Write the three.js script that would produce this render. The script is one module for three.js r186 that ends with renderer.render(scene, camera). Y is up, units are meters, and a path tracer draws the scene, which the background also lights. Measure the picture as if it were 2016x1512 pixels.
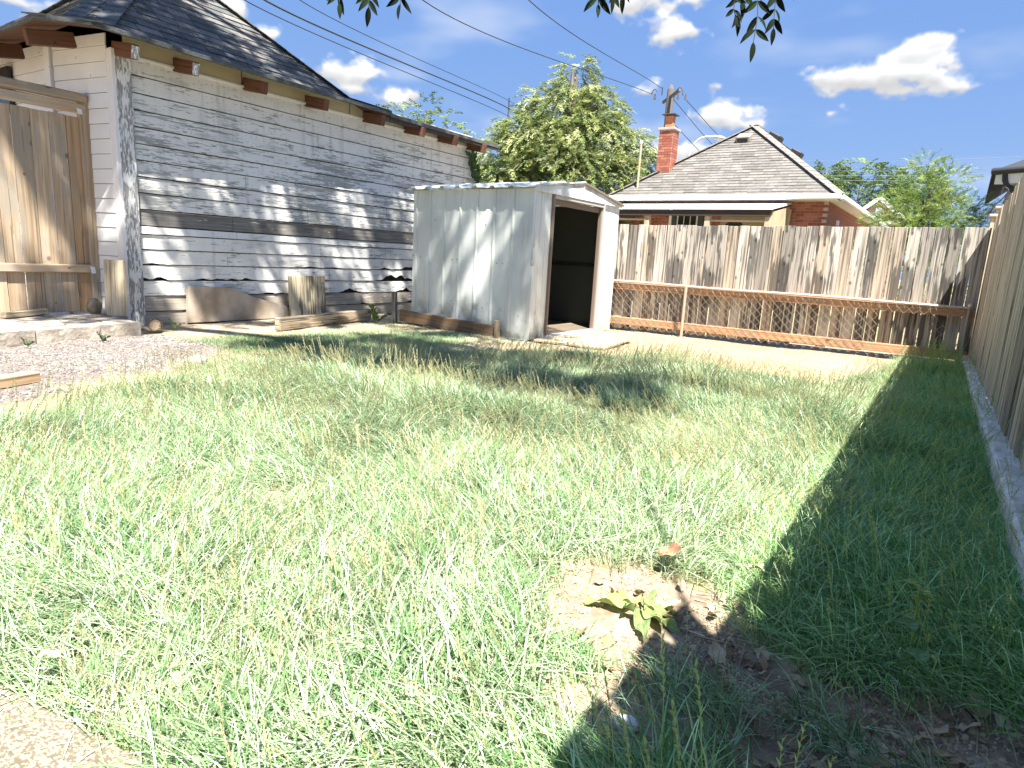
import * as THREE from 'three';
import { mergeGeometries } from 'three/addons/utils/BufferGeometryUtils.js';

// ---------- scene, camera, sun, exposure ----------
const EXPOSURE = 3.5;
const scene = new THREE.Scene();
const camera = new THREE.PerspectiveCamera(62.33, 4 / 3, 0.05, 1500);
camera.position.set(0, 1.05, 0);
camera.rotation.set(THREE.MathUtils.degToRad(-11.293), THREE.MathUtils.degToRad(34.607), THREE.MathUtils.degToRad(3.165), 'YXZ');
const renderer = new THREE.WebGLRenderer({ antialias: true });
renderer.toneMapping = THREE.LinearToneMapping;
renderer.toneMappingExposure = EXPOSURE;
renderer.shadowMap.enabled = true;
const sun = new THREE.DirectionalLight(new THREE.Color(1, 0.95, 0.87), 5);
sun.position.set(0.39 * 40 - 3, 40, 0.32 * 40 - 5);
sun.target.position.set(-3, 0, -5);
sun.castShadow = true;
sun.shadow.mapSize.set(4096, 4096);
Object.assign(sun.shadow.camera, { left: -22, right: 22, top: 22, bottom: -22, near: 1, far: 120 });
scene.add(sun, sun.target);

// ---------- random numbers and noise ----------
const rng = (s) => () => { s |= 0; s = (s + 0x6d2b79f5) | 0; let t = Math.imul(s ^ (s >>> 15), 1 | s); t = (t + Math.imul(t ^ (t >>> 7), 61 | t)) ^ t; return ((t ^ (t >>> 14)) >>> 0) / 4294967296; };
const hash = (x, y, z) => { let h = Math.imul(x, 374761393) ^ Math.imul(y, 668265263) ^ Math.imul(z, 1274126177); h = Math.imul(h ^ (h >>> 13), 1274126177); return ((h ^ (h >>> 16)) >>> 0) / 4294967296; };
const sm = (t) => t * t * (3 - 2 * t), lerp = (a, b, t) => a + (b - a) * t, clamp = (x, a = 0, b = 1) => Math.min(b, Math.max(a, x));
const sstep = (a, b, x) => sm(clamp((x - a) / (b - a)));
function n2(x, y, s = 0) { const i = Math.floor(x), j = Math.floor(y), u = sm(x - i), v = sm(y - j); return lerp(lerp(hash(i, j, s), hash(i + 1, j, s), u), lerp(hash(i, j + 1, s), hash(i + 1, j + 1, s), u), v); }
function n3(x, y, z) { const i = Math.floor(x), j = Math.floor(y), k = Math.floor(z), u = sm(x - i), v = sm(y - j), w = sm(z - k);
  return lerp(lerp(lerp(hash(i, j, k), hash(i + 1, j, k), u), lerp(hash(i, j + 1, k), hash(i + 1, j + 1, k), u), v), lerp(lerp(hash(i, j, k + 1), hash(i + 1, j, k + 1), u), lerp(hash(i, j + 1, k + 1), hash(i + 1, j + 1, k + 1), u), v), w); }
function f2(x, y, o = 4, s = 0) { let a = 0, w = 0.5, t = 0; for (let i = 0; i < o; i++) { a += w * n2(x, y, s + i * 17); t += w; x *= 2.03; y *= 2.03; w *= 0.5; } return a / t; }
function f3(x, y, z, o = 4) { let a = 0, w = 0.5, t = 0; for (let i = 0; i < o; i++) { a += w * n3(x, y, z); t += w; x = x * 2.03 + 7; y = y * 2.03 + 3; z = z * 2.03 + 11; w *= 0.5; } return a / t; }
const md = (i, n) => ((i % n) + n) % n;
function np2(x, y, px, py, s) { const i = Math.floor(x), j = Math.floor(y), u = sm(x - i), v = sm(y - j), a = md(i, px), b = md(i + 1, px), c = md(j, py), d = md(j + 1, py); return lerp(lerp(hash(a, c, s), hash(b, c, s), u), lerp(hash(a, d, s), hash(b, d, s), u), v); }
function fp(u, v, fx, fy, o = 4, s = 0) { let a = 0, w = 0.5, t = 0; for (let i = 0; i < o; i++) { a += w * np2(u * fx, v * fy, fx, fy, s + i * 31); t += w; fx *= 2; fy *= 2; w *= 0.5; } return a / t; }

// ---------- sky ----------
{
  const W = 4096, H = 2048, data = new Float32Array(W * H * 4), R = Math.PI / 180;
  // cumulus seen in the north-west quarter: azimuth, elevation, half width, half height (degrees)
  const puffs = [[-70.6, 14.3, 3, .8], [-67.8, 14.4, 1.4, .7], [-59, 16.9, 1.8, 1.5], [-57.7, 16.8, .9, 1.3], [-55.2, 15.4, .8, .7], [-50.7, 13.5, 2, 1.1], [-48.7, 13.6, 1.8, 1.2], [-49.3, 12.5, 2, .5], [-45.8, 12.1, 1.6, .7], [-44.1, 12.5, .9, .7], [-24.7, 19.9, 3.5, .8], [-24.2, 18.6, 1.8, 1], [-23.2, 17.5, 1.8, 1], [-21.9, 17.7, 1, .6], [-27.1, 19.8, 1.2, .6], [-10.3, 14.2, 2.1, .9], [-8.7, 14.4, 2.2, 1], [-6.6, 14.1, 2.2, 1], [-4.4, 13.8, 2.1, .9], [-2.6, 13.3, 1.6, .6], [-5.3, 15.6, 1.8, 1.1], [-4.8, 16.3, 1.2, .6], [-3.3, 14.8, 1.6, .6], [-6.5, 15.2, 1.1, .7], [-10.4, 12.4, .7, .3], [-19.5, 14.2, .6, .3], [-18.7, 12.5, 1.6, 1.1], [-17.6, 11.7, 1.4, 1], [-19.4, 11.9, 1.2, .8], [-16.4, 11.5, .9, .7], [-15.6, 11.4, .5, .9], [-24.5, 13.8, 1.2, .7], [-23.1, 8.8, 3.8, .9], [-19.9, 9.2, 2.5, .8], [-26.7, 8.3, 2.6, .9], [-2.4, 5.7, 2.2, .5]];
  for (const p of puffs) { p[2] *= .88; p[3] *= .88; }
  // the same kind of clouds over the rest of the sky
  const r = rng(5);
  for (let k = 0; k < 46; k++) { const az = 14 + r() * 262, el = 5 + r() * 34, n = 3 + (r() * 6 | 0); for (let q = 0; q < n; q++) puffs.push([az + (r() - .5) * 7, el + (r() - .4) * 2.2, .8 + r() * 2, .5 + r() * .8]); }
  for (let k = 0; k < 14; k++) { const az = r() * 360, el = 32 + r() * 30, n = 3 + (r() * 5 | 0); for (let q = 0; q < n; q++) puffs.push([az + (r() - .5) * 8, el + (r() - .4) * 3, 1 + r() * 2.2, .7 + r()]); }
  const bins = Array.from({ length: 360 }, () => []);
  for (const p of puffs) for (let b = Math.floor(p[0] - p[2] * 2.4) - 1; b <= p[0] + p[2] * 2.4 + 1; b++) bins[md(b, 360)].push(p);
  for (let j = 0; j < H; j++) {
    const el = ((j + .5) / H - .5) * 180, y = Math.sin(el * R), c = Math.cos(el * R);
    const t = clamp(y);
    const h = Math.exp(-t * 4.6);
    const base = [lerp(.16, .46, h), lerp(.345, .67, h), lerp(.82, .98, h)];
    for (let i = 0; i < W; i++) {
      const o = (j * W + i) * 4;
      let [R_, G_, B_] = base;
      if (el > -.5) {
        const ph = ((i + .5) / W - .5) * 2 * Math.PI, x = Math.cos(ph) * c, z = Math.sin(ph) * c;
        const az = Math.atan2(x, -z) / R;
        let d = 0, hi = 0;
        const near = bins[md(Math.floor(az), 360)].some((p) => Math.abs(el - p[1]) < p[3] * 2.4 + 1.2);
        const wx = !near ? 0 : (f3(x * 26, y * 40, z * 26, 3) - .5) * 2.0, wy = !near ? 0 : (f3(x * 26 + 50, y * 40, z * 26, 3) - .5) * 1.3;
        if (near) for (const p of bins[md(Math.floor(az), 360)]) {
          let da = az - p[0]; da -= 360 * Math.round(da / 360);
          const a = (da * c + wx) / p[2], b = (el - p[1] + wy) / p[3], q = Math.exp(-(a * a + b * b * (b < 0 ? 1.5 : 1)) * 1.15);
          d += q; hi += q * clamp(.5 + b * .6);
        }
        // thin veil
        const veil = y > .8 || y < .02 ? 0 : sstep(.5, .8, f3(x * 5, y * 16, z * 5, 4)) * .42 * sstep(.02, .15, y) * sstep(.8, .4, y);
        let m = 0;
        if (d > .04) { let q_; const e = f3(x * 50, y * 75, z * 50, 6) - .5; q_ = d * .9 + e * 2.1; m = Math.max(.98 * sstep(.50, .80, q_), .55 * sstep(.12, .7, q_)) ; const lit = hi / d; const w = lerp(.70, 1.14, sstep(.2, .75, lit)) + e * .35; const k = m; R_ = lerp(R_, w * 1.0, k); G_ = lerp(G_, w * 1.0, k); B_ = lerp(B_, w * 1.01, k); }
        const v = veil * (1 - m); R_ = lerp(R_, .9, v); G_ = lerp(G_, .97, v); B_ = lerp(B_, 1.08, v);
      }
      data[o] = R_ / EXPOSURE; data[o + 1] = G_ / EXPOSURE; data[o + 2] = B_ / EXPOSURE; data[o + 3] = 1;
    }
  }
  const sky = new THREE.DataTexture(data, W, H, THREE.RGBAFormat, THREE.FloatType);
  sky.mapping = THREE.EquirectangularReflectionMapping; sky.magFilter = sky.minFilter = THREE.LinearFilter; sky.needsUpdate = true;
  scene.background = sky; scene.environment = sky;
}

// ---------- textures ----------
const enc = (() => { const t = new Uint8Array(4097); for (let i = 0; i <= 4096; i++) { const c = i / 4096; t[i] = Math.round(255 * (c <= .0031308 ? c * 12.92 : 1.055 * c ** (1 / 2.4) - .055)); } return (c) => t[Math.round(clamp(c) * 4096)]; })();
function texture(w, h, fn, color = true) {
  const d = new Uint8Array(w * h * 4), o = [0, 0, 0];
  for (let j = 0; j < h; j++) for (let i = 0; i < w; i++) {
    fn((i + .5) / w, (j + .5) / h, o); const k = (j * w + i) * 4;
    if (color) { d[k] = enc(o[0]); d[k + 1] = enc(o[1]); d[k + 2] = enc(o[2]); } else d[k] = d[k + 1] = d[k + 2] = Math.round(clamp(o[0]) * 255);
    d[k + 3] = 255;
  }
  const t = new THREE.DataTexture(d, w, h); t.wrapS = t.wrapT = THREE.RepeatWrapping; t.magFilter = THREE.LinearFilter; t.minFilter = THREE.LinearMipmapLinearFilter; t.generateMipmaps = true;
  if (color) t.colorSpace = THREE.SRGBColorSpace; t.needsUpdate = true; return t;
}
const mix3 = (o, a, b, t) => { o[0] = lerp(a[0], b[0], t); o[1] = lerp(a[1], b[1], t); o[2] = lerp(a[2], b[2], t); };
const mul3 = (o, k) => { o[0] *= k; o[1] *= k; o[2] *= k; };
// wood: uv (1, 1) is 0.8 m across the grain and 2.4 m along it
function woodMaps(seed, light, dark, stain, stainAmount, knots = 6) {
  const r = rng(seed), kn = Array.from({ length: knots }, () => [r(), r(), .006 + r() * .01]);
  const warp = (u, v) => u + (fp(u, v, 4, 3, 2, seed + 5) - .5) * .02;
  const kd = (u, v) => { let m = 9; for (const k of kn) { let a = Math.abs(u - k[0]), b = Math.abs(v - k[1]); a = Math.min(a, 1 - a) * .8; b = Math.min(b, 1 - b) * 2.4 * .7; m = Math.min(m, Math.hypot(a, b) / k[2]); } return m; };
  const val = (u, v) => { const w = warp(u, v); return .5 * fp(w, v, 40, 4, 3, seed) + .3 * fp(w, v, 130, 5, 2, seed + 9) + .2 * fp(u, v, 6, 4, 3, seed + 3); };
  const map = texture(512, 1024, (u, v, o) => {
    const a = val(u, v), b = fp(u, v, 7, 5, 5, seed + 77), st = sstep(1 - stainAmount, 1.12 - stainAmount, b + (fp(u, v, 60, 5, 3, seed + 8) - .5) * .5);
    mix3(o, dark, light, sstep(.28, .68, a)); const c = [o[0], o[1], o[2]]; mix3(o, c, stain, st * .85);
    const k = kd(u, v); if (k < 2.2) mul3(o, lerp(.35, 1, sstep(.5, 2.2, k)));
    const crack = fp(warp(u, v), v, 48, 3, 2, seed + 40); if (crack > .78) mul3(o, .55);
  });
  const bump = texture(256, 1024, (u, v, o) => { o[0] = val(u, v) - (fp(warp(u, v), v, 48, 3, 2, seed + 40) > .78 ? .35 : 0); }, false);
  return { map, bumpMap: bump };
}
const std = (color, roughness, opt = {}) => new THREE.MeshStandardMaterial({ color: new THREE.Color().setRGB(...color), roughness, ...opt });
const phys = (color, roughness, opt = {}) => new THREE.MeshPhysicalMaterial({ color: new THREE.Color().setRGB(...color), roughness, ...opt });
const tones = (maps, list, rough, bump = .003) => list.map((c) => std(Array.isArray(c) ? c : [c, c, c], rough, { ...maps, bumpScale: bump }));
const woodGrey = woodMaps(11, [.52, .48, .41], [.22, .195, .165], [.07, .066, .06], .47, 10);
const woodTan = woodMaps(23, [.47, .365, .25], [.31, .22, .135], [.33, .29, .23], .46, 8);
const woodSand = woodMaps(37, [.50, .43, .31], [.31, .25, .165], [.22, .20, .15], .40, 6);
const M = {
  grey: tones(woodGrey, [.55, .76, .94, 1.1, [.96, .88, .80]], .92),
  tan: tones(woodTan, [.9, 1, 1.15, [1.0, .86, .72]], .85),
  sand: tones(woodSand, [.62, 1.05, 1.2, [.78, .78, .66]], .88),
  rust: tones(woodTan, [[1.05, .78, .60], [.9, .68, .52]], .9)[0],
  pine: std([.72, .52, .27], .8, { ...woodTan, bumpScale: .001 }),
  darkWood: std([.05, .04, .032], .95), brownTail: tones(woodTan, [[.36, .2, .15]], .9)[0],
};
M.pine = tones(woodTan, [[1.35, 1.35, 1.25]], .8)[0];

// ---------- geometry helpers ----------
class G {
  constructor() { this.p = []; this.n = []; this.t = []; }
  tri(a, b, c, uv, out) {
    const ux = b[0] - a[0], uy = b[1] - a[1], uz = b[2] - a[2], vx = c[0] - a[0], vy = c[1] - a[1], vz = c[2] - a[2];
    let n = [uy * vz - uz * vy, uz * vx - ux * vz, ux * vy - uy * vx]; const l = Math.hypot(...n) || 1; n = n.map((q) => q / l);
    if (out && n[0] * out[0] + n[1] * out[1] + n[2] * out[2] < 0) { [b, c] = [c, b]; n = n.map((q) => -q); }
    for (const q of [a, b, c]) { this.p.push(...q); this.n.push(...n); this.t.push(...uv(q, n)); }
  }
  quad(a, b, c, d, uv, out) { this.tri(a, b, c, uv, out); this.tri(a, c, d, uv, out); }
  done() { const g = new THREE.BufferGeometry(); g.setAttribute('position', new THREE.Float32BufferAttribute(this.p, 3)); g.setAttribute('normal', new THREE.Float32BufferAttribute(this.n, 3)); g.setAttribute('uv', new THREE.Float32BufferAttribute(this.t, 2)); return g; }
}
// box with chamfered edges; uv in metres over (su, sv), v along the grain axis
function cbox(w, h, d, c = .003, grain = 1, ou = 0, ov = 0, su = .8, sv = 2.4) {
  const g = new G(), H = [w / 2, h / 2, d / 2];
  const uv = (q, n) => { let a = 0; for (let k = 1; k < 3; k++) if (Math.abs(n[k]) > Math.abs(n[a])) a = k; const ax = [0, 1, 2].filter((k) => k !== a); let al = grain, ac; if (al === a) { al = ax[0]; ac = ax[1]; return [q[ac] / su + ou, q[al] / su * .3 + ov]; } ac = ax.find((k) => k !== al); return [q[ac] / su + ou + a * .21, q[al] / sv + ov]; };
  const V = (s, a) => s.map((q, k) => q * (H[k] - (k === a ? 0 : c)));
  for (let a = 0; a < 3; a++) for (const s of [-1, 1]) {
    const b = (a + 1) % 3, e = (a + 2) % 3, mk = (p, q) => { const r = [0, 0, 0]; r[a] = s; r[b] = p; r[e] = q; return r; }, out = [0, 0, 0]; out[a] = s;
    g.quad(V(mk(-1, -1), a), V(mk(1, -1), a), V(mk(1, 1), a), V(mk(-1, 1), a), uv, out);
    if (c > 0) for (const s2 of [-1, 1]) { const m1 = [0, 0, 0], m2 = [0, 0, 0]; m1[a] = m2[a] = s; m1[b] = m2[b] = s2; m1[e] = -1; m2[e] = 1; const o2 = [0, 0, 0]; o2[a] = s; o2[b] = s2; g.quad(V(m1, a), V(m2, a), V(m2, b), V(m1, b), uv, o2); }
  }
  if (c > 0) for (const x of [-1, 1]) for (const y of [-1, 1]) for (const z of [-1, 1]) { const s = [x, y, z]; g.tri(V(s, 0), V(s, 1), V(s, 2), uv, s); }
  return g.done();
}
// solid between a bottom polygon and its copy shifted by `up`; points are [x, y, z]
function prism(poly, up, uvs = 1) {
  const g = new G(), top = poly.map((p) => [p[0] + up[0], p[1] + up[1], p[2] + up[2]]), uv = (q, n) => Math.abs(n[1]) > .6 ? [q[0] / uvs, q[2] / uvs] : Math.abs(n[0]) > .6 ? [q[2] / uvs, q[1] / uvs] : [q[0] / uvs, q[1] / uvs];
  const cen = [0, 1, 2].map((k) => poly.reduce((s, p) => s + p[k], 0) / poly.length);
  for (let i = 1; i < poly.length - 1; i++) { g.tri(top[0], top[i], top[i + 1], uv, up); g.tri(poly[0], poly[i], poly[i + 1], uv, up.map((q) => -q)); }
  for (let i = 0; i < poly.length; i++) { const j = (i + 1) % poly.length, mid = [0, 1, 2].map((k) => (poly[i][k] + poly[j][k]) / 2 - cen[k]); g.quad(poly[i], poly[j], top[j], top[i], uv, mid); }
  return g.done();
}
function tube(points, r, seg = 5, tub) { const c = new THREE.CatmullRomCurve3(points.map((p) => new THREE.Vector3(...p))); return new THREE.TubeGeometry(c, tub || points.length * 3, r, seg); }
// tapered limb through points [x, y, z, radius]
function limb(pts, seg = 8) {
  const c = new THREE.CatmullRomCurve3(pts.map((p) => new THREE.Vector3(p[0], p[1], p[2]))), N = pts.length * 4, pos = [], idx = [], uv = [], fr = c.computeFrenetFrames(N);
  for (let i = 0; i <= N; i++) { const t = i / N, q = c.getPoint(t), f = t * (pts.length - 1), k = Math.min(pts.length - 2, f | 0), r = lerp(pts[k][3], pts[k + 1][3], f - k);
    for (let s = 0; s <= seg; s++) { const a = s / seg * Math.PI * 2, e = fr.normals[i].clone().multiplyScalar(Math.cos(a) * r).addScaledVector(fr.binormals[i], Math.sin(a) * r); pos.push(q.x + e.x, q.y + e.y, q.z + e.z); uv.push(s / seg, t * 3); } }
  for (let i = 0; i < N; i++) for (let s = 0; s < seg; s++) { const a = i * (seg + 1) + s; idx.push(a, a + 1, a + seg + 1, a + 1, a + seg + 2, a + seg + 1); }
  const g = new THREE.BufferGeometry(); g.setAttribute('position', new THREE.Float32BufferAttribute(pos, 3)); g.setAttribute('uv', new THREE.Float32BufferAttribute(uv, 2)); g.setIndex(idx); g.computeVertexNormals(); return g;
}
const merge = (l) => mergeGeometries(l.map((g) => g.index ? g.toNonIndexed() : g));
const names = {};
const numbered = (n) => { const k = names[n] = (names[n] ?? -1) + 1; return k ? `${n}_${String(k).padStart(3, '0')}` : n; };
function tag(o, label, category, group, kind) { if (label) o.userData.label = label; if (category) o.userData.category = category; if (group) o.userData.group = group; if (kind) o.userData.kind = kind; return o; }
function thing(name, label, category, pos = [0, 0, 0], group) { const o = new THREE.Group(); o.name = numbered(name); o.position.set(...pos); scene.add(o); return tag(o, label, category, group); }
function part(parent, name, geo, mat, pos, rot, label) { const m = new THREE.Mesh(geo, mat); m.name = name; if (pos) m.position.set(...pos); if (rot) m.rotation.set(...rot); m.castShadow = m.receiveShadow = true; if (label) m.userData.label = label; parent.add(m); return m; }
function solo(name, geo, mat, label, category, pos, rot, group) { const m = part(scene, numbered(name), geo, mat, pos, rot); return tag(m, label, category, group); }
function structure(name, geo, mat, label) { const m = part(scene, numbered(name), geo, mat); m.userData.kind = 'structure'; if (label) m.userData.label = label; return m; }
const pick = (r, l) => l[Math.min(l.length - 1, r() * l.length | 0)];
// many pieces: the nearest as parts of their own, the others as one part
function pieces(parent, name, list, most = 285) {
  const e = camera.position; for (const q of list) { q.geo.computeBoundingSphere(); q.d = q.geo.boundingSphere.center.distanceTo(e); }
  list.sort((a, b) => a.d - b.d); list.slice(0, most).forEach((q) => part(parent, name, q.geo, q.mat));
  const rest = list.slice(most); if (!rest.length) return; const mats = [...new Set(rest.map((q) => q.mat))];
  const o = mats.length === 1 ? merge(rest.map((q) => q.geo)) : mergeGeometries(mats.map((m) => merge(rest.filter((q) => q.mat === m).map((q) => q.geo))), true);
  part(parent, name, o, mats.length === 1 ? mats[0] : mats).userData.kind = 'stuff';
}

// ---------- ground ----------
const E = (x, z, cx, cz, a, b, rot = 0) => { const c = Math.cos(rot), s = Math.sin(rot), u = (x - cx) * c + (z - cz) * s, v = -(x - cx) * s + (z - cz) * c; return Math.hypot(u / a, v / b); };
const wob = (x, z, s = 1, k = 0) => (f2(x * s, z * s, 3, k) - .5);
// bare soil in front, 1 inside
const soil = (x, z) => Math.max(sstep(1.25, .8, E(x, z, -.6, -1.72, .38, .30, .3) + wob(x, z, 6, 3) * .9), sstep(1.2, .75, E(x, z, -.05, -1.5, .70, .42, -.12) + wob(x, z, 6, 5) * .9), sstep(1.2, .8, E(x, z, -2.2, -1.55, .2, .14) + wob(x, z, 6, 8) * .7) * .7, sstep(1.2, .8, E(x, z, -2.35, -3.05, .3, .16) + wob(x, z, 6, 8) * .7) * .5);
// how far inside the long grass, in metres (negative outside)
function lawn(x, z) {
  const w = wob(x, z, 1.6, 21) * 1.0 + wob(x, z, 5, 22) * .25;
  const left = x + 4.0 - (z + 1.3) * (z < -1.3 ? .75 : .1) + w; // left edge by the gravel
  const zb = x < -4.6 ? -5.0 + (-4.6 - x) * 2.3 : x < -2.9 ? lerp(-5.0, -6.75, (x + 4.6) / 1.7) : x < -.9 ? -6.85 : lerp(-6.85, -9.7, sstep(-.9, -.35, x));
  return Math.min(left, z - zb + w, .33 - x);
}
const gravelZone = (x, z) => sstep(-.1, .5, -(x + 4.5 - (z + 1.3) * .55) + wob(x, z, 2, 31) * .8) * sstep(-3.75, -3.35, z + wob(x, z, 3, 33) * .5);
const beige = (x, z) => clamp(sstep(.4, -.5, lawn(x, z)) * Math.max(sstep(-4.6, -3.9, x + wob(x, z, 2, 41)), sstep(-4.6, -5.6, z) * sstep(-5.0, -4.2, x) , sstep(-6.2, -6.6, z) * .5));
const ground = (x, z) => (f2(x * .9, z * .9, 3, 51) - .5) * .05 + (f2(x * 6, z * 6, 2, 52) - .5) * .016 - .02 + soil(x, z) * -.012;
{
  const line = (lo, hi, n, far) => { const a = []; for (let i = 0; i <= n; i++) a.push(lerp(lo, hi, i / n)); for (const f of far) { a.unshift(lo - f); a.push(hi + f); } return a; };
  const far = [.6, 2, 5, 12, 30, 80, 200, 600], xs = line(-10, 1, 220, far), zs = line(-11, 1.2, 244, far), pos = [], uv = [], idx = [];
  for (const z of zs) for (const x of xs) { const inn = x >= -10 && x <= 1 && z >= -11 && z <= 1.2; pos.push(x, inn ? ground(x, z) : -.02, z); uv.push((x + 10.5) / 12, (z + 11.5) / 13); }
  for (let j = 0; j < zs.length - 1; j++) for (let i = 0; i < xs.length - 1; i++) { const a = j * xs.length + i; idx.push(a, a + xs.length, a + 1, a + 1, a + xs.length, a + xs.length + 1); }
  const g = new THREE.BufferGeometry(); g.setAttribute('position', new THREE.Float32BufferAttribute(pos, 3)); g.setAttribute('uv', new THREE.Float32BufferAttribute(uv, 2)); g.setIndex(idx); g.computeVertexNormals();
  const map = texture(1536, 1536, (u, v, o) => {
    const x = u * 12 - 10.5, z = v * 13 - 11.5, l = lawn(x, z), n = f2(x * 9, z * 9, 4, 61), fine = f2(x * 55, z * 55, 2, 63);
    mix3(o, [.17, .16, .075], [.28, .25, .13], n); // thatch under the grass
    const c = [...o]; mix3(o, c, [.36, .29, .17], sstep(.3, -.4, l) * .8);
    c.splice(0, 3, ...o); const tanC = [.36, .27, .17]; mix3(o, c, tanC, beige(x, z) * .95);
    c.splice(0, 3, ...o); mix3(o, c, [.20, .17, .145], gravelZone(x, z));
    c.splice(0, 3, ...o); const so = sstep(.35, .75, n) ; const sc = [lerp(.26, .42, so), lerp(.195, .335, so), lerp(.135, .24, so)]; mix3(o, c, sc, soil(x, z));
    // dark damp soil strip beside the stone landing, pale dust along the garage
    const strip = sstep(.55, .15, Math.abs((x + 6.3) * .62 - (z + 3.35) * .5 + wob(x, z, 3, 71) * .6) / .55) * sstep(-5.0, -5.6, x) * sstep(-7.2, -6.6, x); c.splice(0, 3, ...o); mix3(o, c, [.16, .125, .10], strip * .7);
    const dust = sstep(-6.75, -7.15, x + wob(x, z, 3, 73) * .5) * sstep(-3.6, -4.0, z); c.splice(0, 3, ...o); mix3(o, c, [.44, .36, .26], dust * .8);
    mul3(o, .5 + .55 * fine + .25 * n + .3 * (f2(x * 130, z * 130, 2, 65) - .5));
  });
  const bump = texture(1024, 1024, (u, v, o) => { o[0] = fp(u, v, 24, 24, 5, 81); }, false); bump.repeat.set(10, 10);
  structure('ground', g, std([1, 1, 1], 1, { map, bumpMap: bump, bumpScale: .02 }), 'uneven yard ground of bare tan soil and thatch beneath the grass');
}
// ---------- garage with peeling white siding ----------
const rows = [-.06, .14, .33, .52, .71, .89, 1.07, 1.17, 1.36, 1.55, 1.735, 1.92, 2.105, 2.29, 2.475, 2.66, 2.85, 3.06];
const wear = [.95, .86, .42, .30, .22, .16, .10, .93, .60, .56, .55, .52, .52, .48, .42, .26, .14, .2];
const rowOf = (y) => { let k = 0; while (k < rows.length - 2 && y >= rows[k + 1]) k++; return k; };
function peel(z, y, k, t) { // 0 paint, 1 bare wood
  const n = .42 * f2(z * 3.2, y * 38, 4, 91) + .38 * f2(z * 13, y * 110, 3, 93) + .2 * f2(z * 1.3, y * 2.0, 2, 95);
  const w = wear[k] * (k > 7 && k < 15 ? lerp(.62, 1.0, sstep(.35, .65, f2(z * .9, y * 1.4, 3, 97))) : 1) + sstep(.22, 0, t) * .10 + sstep(-9, -10, z) * -.1;
  return sstep(.03, -.03, n - lerp(.27, .72, clamp(w)));
}
const longMaps = (() => {
  const wood = (z, y, o) => { const s = f2(z * 4, y * 95, 3, 101), b = f2(z * 2, y * 5, 3, 103), k = rowOf(y); const base = k === 7 ? lerp(.09, .27, s) : k < 2 ? lerp(.22, .42, s) : lerp(.27, .50, s); o[0] = base * (k < 2 ? 1.12 : k === 7 ? 1.06 : 1); o[1] = base * (k < 2 ? 1.0 : 1.0); o[2] = base * (k < 2 ? .82 : k === 7 ? .90 : .92); mul3(o, .8 + .4 * b); };
  const map = texture(2048, 1024, (u, v, o) => {
    const z = u * 6.6 - 10.15, y = v * 3.2 - .06, k = rowOf(y), t = (y - rows[k]) / (rows[k + 1] - rows[k]);
    wood(z, y, o); const c = [...o], m = peel(z, y, k, t), d = f2(z * 3, y * 9, 4, 107), streak = f2(z * 14, y * 1.2, 3, 109);
    const p = [.86 - .1 * d, .845 - .1 * d, .80 - .1 * d]; const dirt = sstep(.55, .8, streak) * .16 + sstep(.5, 0, y) * .22 + sstep(.62, .8, d) * .2; mul3(p, 1 - dirt);
    mix3(o, p, c, m);
    const cr = f2(z * 30, y * 80, 2, 111); if (m < .5 && cr > .80) mul3(o, .72);
  });
  const bumpMap = texture(1024, 512, (u, v, o) => { const z = u * 6.6 - 10.15, y = v * 3.2 - .06, k = rowOf(y), t = (y - rows[k]) / (rows[k + 1] - rows[k]); o[0] = .55 * (1 - peel(z, y, k, t)) + .3 * f2(z * 4, y * 95, 3, 101) + .15 * f2(z * 20, y * 20, 2, 113); }, false);
  return { map, bumpMap };
})();
const paintMaps = (() => { // lightly worn paint, 1 m tile
  const f = (u, v) => sstep(.77, .82, .6 * fp(u, v, 6, 22, 4, 121) + .4 * fp(u, v, 24, 60, 3, 123));
  return { map: texture(512, 512, (u, v, o) => { const w = lerp(.2, .4, fp(u, v, 6, 90, 2, 125)), d = fp(u, v, 5, 5, 4, 127), m = f(u, v); mix3(o, [.86 - .1 * d, .855 - .1 * d, .84 - .1 * d], [w, w * .98, w * .95], m); }), bumpMap: texture(512, 512, (u, v, o) => { o[0] = .6 * (1 - f(u, v)) + .4 * fp(u, v, 10, 10, 3, 129); }, false) };
})();
const postMaps = (() => { // heavily peeled corner board, grain along v
  const f = (u, v) => sstep(.47, .53, .6 * fp(u, v, 10, 9, 5, 131) + .4 * fp(u, v, 40, 24, 3, 133));
  return { map: texture(256, 1024, (u, v, o) => { const w = lerp(.22, .42, fp(u, v, 60, 6, 3, 135)); mix3(o, [.8, .79, .77], [w, w * .98, w * .94], f(u, v)); }), bumpMap: texture(256, 1024, (u, v, o) => { o[0] = .6 * (1 - f(u, v)) + .4 * fp(u, v, 60, 6, 2, 135); }, false) };
})();
M.siding = std([1, 1, 1], .85, { ...longMaps, bumpScale: .004 });
M.paint = std([1, 1, 1], .75, { ...paintMaps, bumpScale: .002 });
M.post = std([1, 1, 1], .9, { ...postMaps, bumpScale: .004 });
M.cream = std([.62, .56, .38], .85, { bumpMap: paintMaps.bumpMap, bumpScale: .001 });
const grit = texture(512, 512, (u, v, o) => { const n = fp(u, v, 90, 90, 3, 141), b = fp(u, v, 6, 6, 4, 143); o[0] = o[1] = o[2] = .45 + .75 * (n - .2) + .35 * (b - .5); });
const gritBump = texture(512, 512, (u, v, o) => { o[0] = fp(u, v, 110, 110, 2, 145); }, false);
const shingle = (c) => std(c, .95, { map: grit, bumpMap: gritBump, bumpScale: .003 });
M.darkShingle = [[.14, .15, .15], [.17, .178, .175], [.21, .21, .20], [.12, .127, .126], [.30, .275, .25]].map(shingle);
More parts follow.
